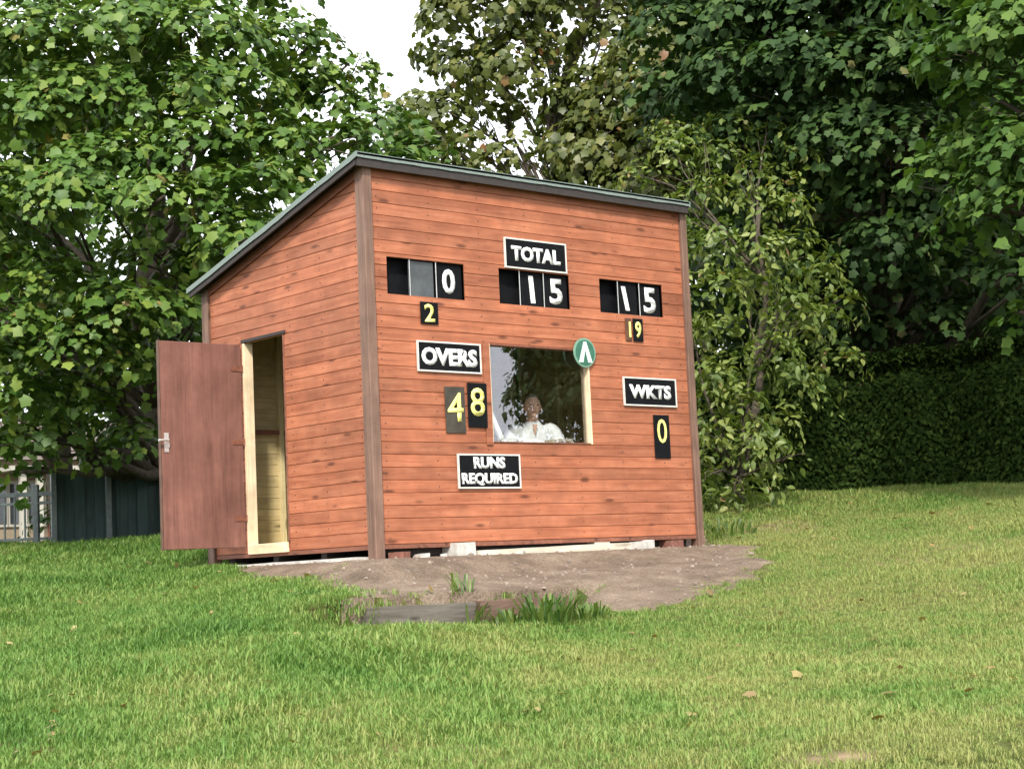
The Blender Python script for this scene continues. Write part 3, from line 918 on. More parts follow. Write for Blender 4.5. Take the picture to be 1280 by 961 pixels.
def plate(x, z, w_, h_, y, pm, digit, dm, label, group, dh=None, dw=None, lean=0.0, dz=0.0, dx=0.0, tilt=0.0, bold=.03):
    r = empty('number_plate', (x, y, z)); r.rotation_euler = (0, tilt, 0)
    tag(r, label, 'number plate', group)
    MB().box(-w_ / 2, w_ / 2, -.003, .003, -h_ / 2, h_ / 2).build('plate', pm, r, .001)
    if digit == '1' and dw and dw < .06:
        o = stroke_digit(r, '1', dw, dh, dm, lean); o.location = (dx, -.0035, dz)
    elif digit:
        o = text_obj(digit, dh, dm, r, dx, dz, -.0035, bold, width=dw); o.name = 'numeral'
    return r
GW = 'white numbers hanging in the slots'
sw_, sh_ = .245, .285
zc = 2.1225
plate(.540, zc, .255, sh_, .012, M['greyplate'], None, None, 'blank grey shiny plate in the middle of the left number slot', GW)
plate(.828, zc, .265, sh_, .010, M['black'], '0', M['letter'], 'black plate with a white 0 in the left number slot', GW, dh=.205, dw=.135, dx=-.005, bold=.03, tilt=-.0)
plate(1.735, zc, .25, sh_, .012, M['black'], '1', M['letter'], 'black plate with a white 1 under the TOTAL sign', GW, dh=.235, dw=.050, lean=-.08)
plate(2.012, zc, .262, sh_, .010, M['black'], '5', M['letter'], 'black plate with a white 5 at the right end of the middle slot', GW, dh=.225, dw=.150, bold=.03)
plate(2.875, zc, .25, sh_, .012, M['black'], '1', M['letter'], 'black plate with a leaning white 1 in the right number slot', GW, dh=.215, dw=.048, lean=-.22, dx=-.02)
plate(3.162, zc, .262, sh_, .010, M['black'], '5', M['letter'], 'black plate with a white 5 in the right number slot', GW, dh=.235, dw=.155, bold=.03)
GY = 'yellow numbers hung on the front wall'
plate(.580, 1.842, .18, .178, -.030, M['black'], '2', M['yellow'], 'small square plate with a yellow 2 under the left slot', GY, dh=.145, dw=.105, bold=.02)
plate(2.838, 1.838, .075, .20, -.030, M['brownplate'], '1', M['yellow'], 'narrow small plate with a yellow 1 under the right slot', GY, dh=.14, dw=.022, dx=.014)
plate(2.955, 1.838, .125, .205, -.032, M['black'], '9', M['yellow'], 'small plate with a yellow 9 under the right slot', GY, dh=.15, dw=.075, bold=.03)
plate(.807, 1.066, .205, .375, -.030, M['bronze'], '4', M['yellow'], 'tall worn plate with a yellow 4 under the OVERS sign', GY, dh=.235, dw=.165, dz=.022, bold=.012, tilt=-.01)
plate(1.040, 1.110, .205, .365, -.034, M['black'], '8', M['yellow'], 'black plate with a yellow 8 beside the window', GY, dh=.235, dw=.150, dz=.025, bold=.012, tilt=.012)
plate(3.190, .886, .20, .39, -.030, M['black'], '0', M['yellow'], 'tall dark plate with a yellow 0 under the WKTS sign', GY, dh=.215, dw=.120, dz=.05, bold=.0)
# round badge over the window corner
bd = tag(empty('round_badge', (2.272, -.034, 1.60)), 'round green badge with a pale chevron over the window corner', 'badge')
def disc(r0, y0, y1, k=40): return MB().prism([(r0 * math.cos(2 * math.pi * i / k), r0 * math.sin(2 * math.pi * i / k)) for i in range(k)], y0, y1)
disc(.128, 0, -.012).build('rim', M['badge_rim'], bd)
disc(.112, -.0125, -.015).build('disc', M['badge'], bd)
ch = MB()
for s_ in (-1, 1):
    ch.prism([(s_ * .078, -.085), (s_ * .030, -.085), (s_ * -.0, .030), (0, .095), (s_ * .014, .095)][:5], -.0155, -.019 - .0005 * s_)
ch.build('chevron', M['mint'], bd)

# ------------------------------------------------------------------ inside the shed: scorer, chair, desk
FL = .045
desk = tag(empty('desk', (1.77, .32, FL)), 'narrow raw timber desk inside the shed below the window', 'desk')
MB().box(-.6, .62, -.24, .06, .70, .728).build('desk_top', M['pineX'], desk, .003)
lg = MB().box(-.02, .02, -.02, .02, 0, .70).mesh('leg', .002)
for a in (-.56, .58):
    for b in (-.2, .03):
        o = mobj('leg', lg, M['stud'], desk); o.location = (a, b, 0)
mug = tag(empty('mug', (2.255, .20, FL + .728)), 'white mug on the desk at the right of the window', 'mug')
mm = MB(); prof = [(.036, 0), (.040, .09), (.036, .09), (.033, .006)]
for i, (r_, z_) in enumerate(prof):
    for j in range(14): mm.v.append((r_ * math.cos(j * math.pi / 7), r_ * math.sin(j * math.pi / 7), z_))
for i in range(3):
    for j in range(14): mm.f.append((i * 14 + j, i * 14 + (j + 1) % 14, (i + 1) * 14 + (j + 1) % 14, (i + 1) * 14 + j))
mm.f.append(tuple(range(14))[::-1]); mm.f.append(tuple(range(42, 56)))
mm.build('cup', M['letter'], mug, smooth=True)
MB().tube([(.036, 0, .07), (.062, 0, .068), (.066, 0, .04), (.036, 0, .02)], .006, 6).build('handle', M['letter'], mug)
bk = tag(empty('book_stack', (2.11, .17, FL + .728), .3), 'low stack of pale scorebooks on the desk beside the mug', 'books')
for i, (m_, j) in enumerate(((M['letter'], .0), (M['bronze'], .1), (M['paleplank'], -.08))):
    b_ = MB().box(-.07, .07, -.10, .10, i * .03, i * .03 + .028).build('book', m_, bk, .002); b_.rotation_euler = (0, 0, j)
# pale A-shaped trestle end leaning in the left corner of the window
tr = tag(empty('folding_trestle', (1.385, .075, FL)), 'white folding trestle leaning inside the left corner of the window', 'trestle')
MB().bar((-.13, 0, 0), (-.14, 0, 1.10), .045, .03, (0, 1, 0)).build('leg', M['letter'], tr, .003)
MB().bar((.42, .02, 0), (-.13, .035, 1.10), .045, .03, (0, 1, 0)).build('leg', M['letter'], tr, .003)
MB().bar((-.13, .02, .6), (.05, .02, .6), .03, .02, (0, 1, 0)).build('brace', M['paleplank'], tr, .002)

chair = tag(empty('chair', (2.15, .58, FL), math.radians(-32)), 'grey plastic chair inside the shed behind the seated scorer', 'chair')
chair.scale = (1, 1, .88)
MB().box(-.21, .21, -.22, .2, .41, .435).build('seat', M['plastic'], chair, .008)
MB().prism([(-.2, .52), (.2, .52), (.17, .84), (-.17, .84)], .20, .22).build('backrest', M['plastic'], chair, .006)
for a in (-1, 1):
    MB().tube([(a * .2, -.22, 0), (a * .18, -.2, .41)], .011, 8).build('leg', M['metal'], chair)
    MB().tube([(a * .2, .24, 0), (a * .18, .2, .43), (a * .165, .235, .8)], .011, 8).build('leg', M['metal'], chair)

DG = bpy.context.evaluated_depsgraph_get
def skin_mesh(chains, sub=1):
    """chains: list of lists of (x,y,z,r); the first vertex of each chain may coincide with an earlier one"""
    verts, rad, edges, ix = [], [], [], {}
    for ch in chains:
        prev = None
        for (x, y, z, r) in ch:
            k = (round(x, 4), round(y, 4), round(z, 4))
            if k not in ix: ix[k] = len(verts); verts.append((x, y, z)); rad.append(r)
            if prev is not None: edges.append((prev, ix[k]))
            prev = ix[k]
    me = bpy.data.meshes.new('tmp'); me.from_pydata(verts, edges, [])
    o = bpy.data.objects.new('tmp', me); C.objects.link(o)
    o.modifiers.new('skin', 'SKIN')
    if not me.skin_vertices: 
        bpy.context.view_layer.objects.active = o
    for i, v in enumerate(me.skin_vertices[0].data):
        r = rad[i]; v.radius = r if isinstance(r, tuple) else (r, r); v.use_root = (i == 0)
    s_ = o.modifiers.new('sub', 'SUBSURF'); s_.levels = sub
    bpy.context.view_layer.update()
    ev = o.evaluated_get(DG()); m2 = bpy.data.meshes.new_from_object(ev)
    vs = [tuple(v.co) for v in m2.vertices]; fs = [tuple(p.vertices) for p in m2.polygons]
    bpy.data.objects.remove(o); bpy.data.meshes.remove(me); bpy.data.meshes.remove(m2)
    return vs, fs

def fuse(mbs, name, mat, parent, voxel=.008, sm=6):
    mb = MB()
    for vs, fs in mbs: mb.add(vs, fs)
    me = bpy.data.meshes.new('tmp'); me.from_pydata(mb.v, [], mb.f)
    o = bpy.data.objects.new('tmp', me); C.objects.link(o)
    r = o.modifiers.new('r', 'REMESH'); r.mode = 'VOXEL'; r.voxel_size = voxel
    s_ = o.modifiers.new('s', 'SMOOTH'); s_.iterations = sm; s_.factor = .5
    bpy.context.view_layer.update()
    m2 = bpy.data.meshes.new_from_object(o.evaluated_get(DG())); m2.name = name
    bpy.data.objects.remove(o); bpy.data.meshes.remove(me)
    return mobj(name, m2, mat, parent, True)

P_ = tag(empty('person', (2.10, .49, FL), math.radians(-30)), 'seated man with short grey hair in a white open-necked shirt behind the window', 'person')
P_.scale = (1.02, .93, .90)
def hand_chains(s):
    w0 = (s * .10, -.40, .775)
    out = [[(s * .115, -.36, .785, .024), (s * .10, -.40, .775, .026), (s * .085, -.44, .77, .03)]]
    for k, (dx, ln) in enumerate(((.026, .070), (.008, .080), (-.010, .075), (-.027, .058))):
        bx = s * (.085 + dx)
        out.append([(s * (.085 + dx * .6), -.445, .77, .012), (bx, -.47, .772, .010), (bx - s * .002, -.47 - ln * .5, .768, .009), (bx - s * .004, -.47 - ln, .750, .0075)])
    out.append([(s * .062, -.42, .768, .012), (s * .040, -.445, .762, .0105), (s * .032, -.475, .757, .009)])
    return out
bodych = [[(0, 0, .50, (.15, .12)), (0, .01, .68, (.14, .105)), (0, .01, .86, (.155, .11)), (0, 0, 1.00, (.14, .10)), (0, -.005, 1.10, (.06, .06)), (0, -.025, 1.15, (.052, .055)), (0, -.03, 1.2, (.05, .055))]]
parts = [skin_mesh(bodych)]
for s in (-1, 1):
    parts.append(skin_mesh([[(s * .08, 0, 1.04, .07), (s * .18, 0, 1.03, .062), (s * .215, -.06, .88, .048), (s * .235, -.13, .775, .042), (s * .17, -.26, .775, .034), (s * .115, -.37, .785, .026)]]))
    parts.append(skin_mesh([[(s * .07, 0, .48, .10), (s * .10, -.20, .49, .085), (s * .13, -.40, .48, .062), (s * .13, -.38, .27, .056), (s * .13, -.26, .08, .038), (s * .13, -.26, .045, .04), (s * .135, -.35, .03, .036), (s * .137, -.42, .022, .024)]]))
    for chn in hand_chains(s): parts.append(skin_mesh([chn]))
def headfn(p):
    q = Vector(p)
    if q.z < 0: q.x *= 1 - .30 * min(1, -q.z / .11); 
    if q.z < -.02 and q.y < 0: q.y *= 1.02
    if q.y > 0: q.y *= 1.05
    return q
hb = MB().ball((0, -.04, 1.255), (.074, .094, .115), 20, 16, headfn)
hb.ball((0, -.135, 1.235), (.012, .018, .022), 8, 6); hb.ball((0, -.127, 1.262), (.008, .012, .022), 8, 6)
hb.ball((0, -.118, 1.163), (.026, .02, .018), 8, 6)
for s in (-1, 1):
    hb.ball((s * .076, -.03, 1.245), (.010, .020, .030), 8, 6)
    hb.ball((s * .028, -.120, 1.283), (.022, .012, .007), 8, 6)
parts.append((hb.v, hb.f))
body = fuse(parts, 'body', M['skin'], P_, .0065, 4)
for s in (-1, 1):
    MB().ball((s * .030, -.1245, 1.262), (.011, .007, .006), 8, 6).build('eye', M['eye'], P_, smooth=True)
MB().ball((0, -.1265, 1.198), (.022, .008, .005), 8, 6).build('lips', M['lip'], P_, smooth=True)
# short hair round the back and sides, thin on top
hv = MB().ball((0, -.034, 1.268), (.081, .098, .112), 22, 16)
keepf = []
for f in hv.f:
    c = np.mean([hv.v[i] for i in f], 0)
    yy = c[1] + .034; zz = c[2] - 1.268
    if zz > .045 + max(0, -yy) * .45 or (yy > .0 and zz > -.06 + .03 * (yy < .03)): keepf.append(f)
hv.f = keepf
hv.build('hair', M['hair'], P_, smooth=True)
# shirt
sh = [skin_mesh([[(0, 0, .52, (.162, .132)), (0, .01, .68, (.155, .120)), (0, .01, .86, (.170, .125)), (0, .0, 1.01, (.160, .112)), (0, .0, 1.08, (.095, .080)), (0, -.014, 1.15, (.066, .068))]])]
for s in (-1, 1):
    sh.append(skin_mesh([[(s * .08, 0, 1.04, .082), (s * .185, 0, 1.03, .078), (s * .222, -.06, .88, .066), (s * .24, -.13, .785, .060), (s * .175, -.255, .785, .050), (s * .128, -.34, .790, .040)]]))
    sh.append(skin_mesh([[(s * .035, -.075, 1.045, .014), (s * .052, -.045, 1.095, .013), (s * .045, .03, 1.115, .013)]]))
shirt = fuse(sh, 'shirt', M['shirt'], P_, .009, 4)
# folds
for v in shirt.data.vertices:
    n_ = mnoise.noise(Vector((v.co.x * 9, v.co.y * 9, v.co.z * 22))) * .010
    v.co += v.normal * n_
MB().prism([(-.022, 1.075), (.022, 1.075), (0, .965)], -.128, -.118).build('neck_opening', M['skin'], P_)
tr_ = []
for s in (-1, 1):
    tr_.append(skin_mesh([[(s * .06, 0.01, .50, .118), (s * .10, -.20, .49, .098), (s * .13, -.405, .485, .074), (s * .13, -.39, .27, .068), (s * .13, -.27, .09, .056)]]))
fuse(tr_, 'trousers', M['trouser'], P_, .01, 4)
for s in (-1, 1):
    fuse([skin_mesh([[(s * .13, -.24, .05, .05), (s * .135, -.34, .04, .048), (s * .137, -.44, .032, .034)]])], 'shoe', M['shoe'], P_, .008, 3)

# ------------------------------------------------------------------ things lying under and before the shed
def gz(x, y): return float(height(x, y))
def rough_box(name, x0, x1, y0, y1, z0, z1, mat, lab, cat, seed=0, rz_=0.0, tilt=0.0, amp=.006, group=None):
    mb = MB(); cx, cy = (x0 + x1) / 2, (y0 + y1) / 2
    mb.box(x0 - cx, x1 - cx, y0 - cy, y1 - cy, 0, z1 - z0)
    me = mb.mesh(name)
    bm = bmesh.new(); bm.from_mesh(me)
    L_ = x1 - x0
    bmesh.ops.subdivide_edges(bm, edges=[e for e in bm.edges], cuts=5, use_grid_fill=True)
    for v in bm.verts:
        q = v.co * 6 + Vector((seed * 3.3, 0, 0))
        v.co += Vector((mnoise.noise(q), mnoise.noise(q + Vector((9, 0, 0))), mnoise.noise(q + Vector((0, 9, 0))))) * amp
    bmesh.ops.recalc_face_normals(bm, faces=bm.faces)
    bm.to_mesh(me); bm.free()
    o = mobj(name, me, mat); o.location = (cx, cy, z0); o.rotation_euler = (0, tilt, rz_)
    return tag(o, lab, cat, group)
rough_box('concrete_block', .70, .90, -.10, .08, -.125, -.002, M['concrete'], 'square pale block packed under the front wall near its left end', 'block', 1, .05)
rough_box('timber_plank', .93, 2.62, -.13, -.03, -.115, -.060, M['paleplank'], 'long pale weathered plank lying along the foot of the front wall', 'plank', 2, .0, -.014, .004)
rough_box('packing_piece', 2.30, 2.48, -.02, .08, -.055, -.004, M['paleplank'], 'short pale packing piece between the plank and the wall foot', 'packing', 6, .0, 0, .003)
rough_box('rubble_stone', 2.72, 2.92, -.13, .0, -.12, -.045, M['concrete'], 'pale chipped stone at the right end of the plank', 'stone', 3, .2, 0, .02)
rough_box('brick', 3.18, 3.40, -.03, .08, -.125, -.04, M['brick'], 'dull red brick under the shed beside the right corner post', 'brick', 4, .1)
rough_box('timber_offcut', .12, .22, -.12, .02, -.13, -.06, M['brick'], 'dark reddish offcut behind the foot of the left corner post', 'offcut', 5, .3)
rough_box('paving_slab', -.16, .12, .12, 2.35, -.135, -.090, M['concrete'], 'long pale concrete strip on the ground along the side wall', 'slab', 7, 0, 0, .006)
for i, (x_, y_, r_, lab) in enumerate([(.34, -.12, .05, 'small pale stone left of the square block'), (.52, -.16, .04, 'smallest pale stone before the square block'),
                                 (1.25, -.24, .035, 'flat pale stone in front of the plank middle')]):
    rough_box('stone', x_ - r_, x_ + r_, y_ - r_ * .7, y_ + r_ * .7, gz(x_, y_) - .01, gz(x_, y_) + r_ * .8, M['concrete'], lab, 'stone', 10 + i, i, 0, .018, 'loose stones by the shed foot')

# the two old sleepers that hold up the earth
def sleeper(pa, pb, h, mat, lab, seed, dz=0.0):
    a, b = np.array(pa), np.array(pb)
    L_ = np.linalg.norm(b - a); ang = math.atan2(b[1] - a[1], b[0] - a[0])
    c = (a + b) / 2; q = c - FH * .17; z = gz(*q) - .035
    o = rough_box('timber_sleeper', -L_ / 2, L_ / 2, -.06, .06, 0, h, mat, lab, 'sleeper', seed, 0, 0, .012, 'old timbers edging the bare earth')
    o.location = (c[0], c[1], z + dz); o.rotation_euler = (0, math.atan2(gz(*a) - gz(*b), L_) * .3, ang)
    return o
e0, e1, e2 = xy(11.50, -1.06), xy(12.07, -.36), xy(12.66, .30)
sleeper(e0, e1, .205, M['sleeper'], 'grey weathered sleeper half sunk in the grass, left piece', 1)
sleeper(xy(12.12, -.33), e2, .20, M['sleeper_red'], 'reddish brown sleeper behind the dark weeds, right piece', 2, .01)

# ------------------------------------------------------------------ foliage
MAPLE = np.array([(0, 0), (.22, -.06), (.50, .10), (.28, .26), (.58, .52), (.27, .56), (.20, .74), (0, 1.05),
                  (-.20, .74), (-.27, .56), (-.58, .52), (-.28, .26), (-.50, .10), (-.22, -.06)], float)
def leaf_maple():
    c = np.array([[0, .38]]); P = np.vstack([c, MAPLE])
    z = -.28 * (np.hypot(P[:, 0], P[:, 1] - .38)) ** 2 - .10 * np.abs(P[:, 0]) + .05
    V = np.c_[P[:, 0], P[:, 1] - .1, z]; n = len(MAPLE)
    F = [(0, 1 + i, 1 + (i + 1) % n) for i in range(n)]
    return V, np.array(F)
def leaf_maple_lo():
    P = np.array([(0, .35), (0, 0), (.42, .08), (.36, .30), (.54, .54), (.27, .70), (0, 1.0), (-.27, .70), (-.50, .50), (-.34, .30), (-.44, .06)], float)
    z = -.30 * (np.hypot(P[:, 0], P[:, 1] - .35)) ** 2 + .04
    V = np.c_[P[:, 0], P[:, 1] - .1, z]
    return V, np.array([(0, 1 + i, 1 + (i + 1) % 10) for i in range(10)])
def leaf_oval():
    V = np.array([(0, 0, 0), (.27, .35, .05), (0, .40, -.03), (-.27, .35, .05), (.20, .72, .0), (-.20, .72, .0), (0, 1.05, -.16)], float)
    return V, np.array([(0, 1, 2), (0, 2, 3), (2, 1, 4), (3, 2, 5), (2, 4, 6), (5, 2, 6)])
def leaf_diamond():
    V = np.array([(0, 0, 0), (.28, .45, .06), (0, 1, -.08), (-.28, .45, .06)], float)
    return V, np.array([(0, 1, 2), (0, 2, 3)])
LEAF = {'maple': leaf_maple(), 'maple_lo': leaf_maple_lo(), 'oval': leaf_oval(), 'diamond': leaf_diamond()}

def unit(v): return v / (np.linalg.norm(v, axis=-1, keepdims=True) + 1e-9)

def sprays(centers, normals, per, R, r, droop=.5, flat=.25):
    """leaf positions, normals and tip directions on small drooping sprays"""
    n = len(centers)
    c = np.repeat(centers, per, 0); nn = np.repeat(unit(normals), per, 0)
    Rr = np.repeat(r.uniform(.6, 1.3, n) * R, per)
    ref = r.normal(size=c.shape); ax = unit(np.cross(nn, ref))
    q = np.sqrt(r.random(len(c)))
    pos = c + ax * (q * Rr)[:, None] + nn * (r.normal(size=len(c)) * Rr * flat * .4)[:, None]
    pos[:, 2] -= droop * (q ** 2) * Rr
    ln = unit(nn + ax * (.55 * q[:, None]) + r.normal(size=c.shape) * .33)
    tip = ax + np.array([0, 0, -.45]) + r.normal(size=c.shape) * .45
    tip = unit(tip - ln * (tip * ln).sum(1, keepdims=True))
    return pos, ln, tip

def leaves_mesh(name, pos, ln, tip, size, kind, tint):
    T_, Fc = LEAF[kind]
    X = np.cross(tip, ln); n = len(pos)
    s = size[:, None, None]
    V = pos[:, None, :] + s * (T_[None, :, 0, None] * X[:, None, :] + T_[None, :, 1, None] * tip[:, None, :] + T_[None, :, 2, None] * ln[:, None, :])
    V = V.reshape(-1, 3)
    Ff = (Fc[None] + (np.arange(n) * len(T_))[:, None, None]).reshape(-1, 3)
    return np_mesh(name, V, Ff, np.repeat(tint, len(Fc)))

def lobes_leaves(lobes, per_area, per, R, r, up=.7, fill=.12, under=.25):
    """lobes: (cx,cy,cz, rx,ry,rz, density). Returns spray centres and normals on the shells."""
    cs, ns = [], []
    for (cx, cy, cz, rx, ry, rz_, dn) in lobes:
        area = 4 * math.pi * ((rx * ry + rx * rz_ + ry * rz_) / 3)
        n = max(4, int(area * per_area * dn))
        u = unit(r.normal(size=(n, 3)))
        u = u[(u[:, 2] > -.25) | (r.random(n) < under)]; n = len(u)
        rad = r.uniform(.82, 1.08, n); k = r.random(n) < fill; rad[k] = r.uniform(.2, .8, k.sum())
        c = np.array([cx, cy, cz]) + u * np.array([rx, ry, rz_]) * rad[:, None]
        nn = unit(u * 1.0 + np.array([0, 0, up]))
        cs.append(c); ns.append(nn)
    return np.vstack(cs), np.vstack(ns)

tri_total = 0
def crown(parent, lobes, mat, kind, leaf, per_area, per, R, seed, up=.7, droop=.5, name='crown', clip=None, fill=.12, thin=None):
    global tri_total
    r = np.random.default_rng(seed)
    cs, ns = lobes_leaves(lobes, per_area, per, R, r, up, fill)
    pos, ln, tip = sprays(cs, ns, per, R, r, droop)
    keep = pos[:, 2] > height(pos[:, 0], pos[:, 1]) + .03
    if clip is not None: keep &= clip(pos)
    sp = np.repeat(r.random(len(cs)), per)[keep]
    pos, ln, tip = pos[keep], ln[keep], tip[keep]
    size = leaf * r.uniform(.6, 1.25, len(pos))
    tint = np.clip(.5 * r.random(len(pos)) + .5 * sp + r.normal(size=len(pos)) * .05, 0, 1)
    me = leaves_mesh(name, pos, ln, tip, size, kind, tint)
    tri_total += len(me.polygons)
    return mobj(name, me, mat, parent)

def limb_path(a, b, r, sag=.15, n=7):
    a, b = np.array(a, float), np.array(b, float); L_ = np.linalg.norm(b - a)
    pts = []
    off = r.normal(size=3) * .06 * L_
    for i in range(n):
        k = i / (n - 1)
        p = a + (b - a) * k + off * math.sin(math.pi * k) + np.array([0, 0, sag * L_ * math.sin(math.pi * k)]) + r.normal(size=3) * .012 * L_ * (0 < i < n - 1)
        pts.append(tuple(p))
    return pts

def tree(name, label, base, top, r0, lobes, mat, kind, leaf, per_area, per, R, seed, group=None, cat='tree', limbs=14, twigs=True, **kw):
    root = empty(name, (0, 0, 0))
    tag(root, label, cat, group)
    bx, by = base; bz = gz(bx, by)
    r = np.random.default_rng(seed + 100)
    root.location = (bx, by, bz)
    inv = np.array([bx, by, bz])
    trunk = MB()
    tp = limb_path((0, 0, -.15), (top[0] - bx, top[1] - by, top[2] - bz), r, 0, 9)
    rad = [r0 * (1.35 if i == 0 else 1.0) * (1 - .75 * i / 8) for i in range(9)]
    trunk.tube(tp, rad, 12)
    to = trunk.build('trunk', M['bark'], root, smooth=True)
    tpa = np.array(tp)
    sel = r.permutation(len(lobes))[:limbs]
    for q in sel:
        l = lobes[q]; c = np.array(l[:3]) - inv
        # leave the trunk lower than the clump it feeds
        d = np.linalg.norm(tpa - (c - np.array([0, 0, .8])), axis=1); d[:2] += 3
        i = int(np.argmin(d)); a = tpa[max(1, i - 1)]
        ra = max(.02, rad[max(1, i - 1)] * .45)
        mb = MB(); pth = limb_path(a, c, r, .08, 7)
        mb.tube(pth, [ra * (1 - .8 * k / 6) for k in range(7)], 7)
        if twigs:
            for t_ in range(4):
                u = unit(r.normal(size=3)) * np.array(l[3:6]) * .95
                st_ = pth[r.integers(3, 6)]
                mb.tube(limb_path(st_, c + u, r, .05, 4), [ra * .28, ra * .2, ra * .14, .004], 5)
        mb.build('limb', M['bark'], root, smooth=True)
    lb = [(l[0] - bx, l[1] - by, l[2] - bz, *l[3:]) for l in lobes]
    hb_ = height
    r_ = np.random.default_rng(seed)
    cs, ns = lobes_leaves(lb, per_area, per, R, r_, kw.get('up', .7), kw.get('fill', .12), kw.get('under', .25))
    pos, ln, tip = sprays(cs, ns, per, R, r_, kw.get('droop', .5))
    wp = pos + inv
    keep = wp[:, 2] > height(wp[:, 0], wp[:, 1]) + .03
    # never inside the shed
    keep &= ~((wp[:, 0] > -.25) & (wp[:, 0] < 3.8) & (wp[:, 1] > -.3) & (wp[:, 1] < 2.6) & (wp[:, 2] < 3.2))
    if 'clip' in kw: keep &= kw['clip'](wp)
    sp = np.repeat(r_.random(len(cs)), per)[keep]
    pos, ln, tip = pos[keep], ln[keep], tip[keep]
    size = leaf * r_.uniform(.42, 1.32, len(pos))
    tint = np.clip(.5 * r_.random(len(pos)) + .5 * sp + r_.normal(size=len(pos)) * .05, 0, 1)
    global tri_total
    me = leaves_mesh('crown', pos, ln, tip, size, kind, tint); tri_total += len(me.polygons)
    mobj('crown', me, mat, root)
    return root

def LB(px, py, s, r, dn=1.0, fl=.8):
    """a leaf clump of radius r (metres) standing s metres along the lawn"""
    p = at(px, py, s)
    return (p[0], p[1], p[2], r, r, r * fl, dn)

# --- big sycamore behind the left of the shed
rl = random.Random(21)
lob = []
for (px, py, s, r) in [
    (40, -70, 18.5, 1.1), (180, -60, 18.8, 1.2), (300, -50, 19.2, 1.0), (120, -190, 19.5, 1.4), (280, -170, 19.8, 1.3), (-80, -120, 19, 1.4),
    (50, 60, 17.6, .85), (150, 40, 17.8, .85), (250, 50, 18.0, .8), (330, 40, 18.5, .62), (-60, 60, 18, 1.0),
    (20, 150, 17.4, .75), (110, 130, 17.6, .75), (200, 110, 17.7, .75), (290, 110, 18.0, .7), (375, 95, 18.6, .55), (420, 110, 19.0, .42),
    (40, 230, 17.5, .7), (150, 205, 17.3, .7), (240, 180, 17.4, .62), (330, 175, 17.8, .62), (410, 165, 18.2, .55), (455, 150, 18.8, .45), (480, 195, 18.6, .45),
    (90, 235, 17.0, .6), (200, 250, 17.1, .62), (290, 225, 17.2, .55), (360, 225, 17.6, .5), (300, 290, 17.4, .55), (250, 320, 17.8, .5),
    (10, 330, 17.6, .6), (190, 310, 17.9, .5), (80, 350, 17.5, .55), (150, 375, 17.4, .55), (220, 370, 17.8, .45),
    (20, 410, 17.6, .65), (110, 430, 17.6, .6), (180, 440, 18.2, .5), (40, 480, 17.8, .6), (-70, 300, 17.8, 1.0), (-70, 450, 18, .9),
    (120, 500, 18.4, .42), (10, 540, 18.2, .40), (60, 520, 18.6, .42), (165, 530, 18.8, .34), (105, 560, 19.0, .26), (20, 590, 18.4, .25),
    (395, 50, 18.8, .32), (430, 85, 18.9, .30), (465, 125, 19.0, .30), (505, 150, 19.0, .32), (520, 190, 18.9, .34),
    # behind, deeper in the tree
    (100, 120, 20.8, 1.5), (260, 110, 21, 1.3), (60, 280, 20.8, 1.2), (200, 250, 21, 1.0), (120, 440, 20.6, .9), (330, 190, 20.6, 1.0), (430, 200, 20.6, .7),
    (240, 420, 20.4, .7), (-60, 380, 21, 1.4)]:
    lob.append(LB(px + rl.uniform(-8, 8), py + rl.uniform(-8, 8), s, r * .95, 1.0 if s < 20 else .33, .52))
b0 = at(232, 560, 20.4)
tree('sycamore_tree', 'large bright green sycamore with tiered leaves behind the open door', (b0[0], b0[1]), tuple(at(190, -160, 19.8)), .22,
     lob, M['leaf_left'], 'maple_lo', .108, 10.0, 22, .29, 31, limbs=30, up=.9, droop=.75, under=.12)

# --- lacy olive tree over the middle of the roof
lob = []
for (px, py, s, r, dn) in [
(565, 15, 24, .5, 1.0), (620, 20, 24, .65, 1.0), (690, 15, 24.4, .65, .9), (640, 80, 24, .65, 1.1), (580, 85, 24.2, .5, .9), (700, 130, 24, .45, .9),
    (560, 140, 24.2, .42, .7), (625, 140, 24.0, .36, .7), (520, 140, 24, .36, .9), (555, 185, 24.2, .4, 1.0), (500, 165, 23.5, .42, 1.0), (535, 60, 24.3, .22, .7),
    (740, 190, 23.5, .7, 1.2), (780, 140, 23.5, .7, 1.2), (830, 190, 23.2, .8, 1.2), (715, 185, 23.8, .32, 1.0), (800, 240, 23, .7, 1.2), (765, 30, 23.8, .45, 1.0),
    (820, 90, 23.2, .8, 1.1), (650, -60, 24, 1.0, .9), (780, -50, 24, 1.1, .9), (850, 20, 23.5, .8, 1.0), (760, 215, 23.6, .6, 1.2), (700, 60, 24.2, .25, .8), (590, 180, 23.6, .30, .55), (620, 195, 23.6, .26, .5), (650, 185, 23.7, .28, .5), (680, 200, 23.6, .26, .5), (640, 225, 23.6, .25, .5), (600, 215, 23.6, .25, .5), (740, 110, 23.9, .45, 1.0)]:
    lob.append(LB(px, py, s, r, dn, .9))
b0 = at(772, 640, 24.5)
tree('broadleaf_tree', 'small-leaved olive and russet tree showing white sky above the roof', (b0[0], b0[1]), tuple(at(762, -60, 24.5)), .17,
     lob, M['leaf_olive'], 'maple_lo', .12, 13, 17, .26, 47, limbs=23, up=.25, droop=.9)

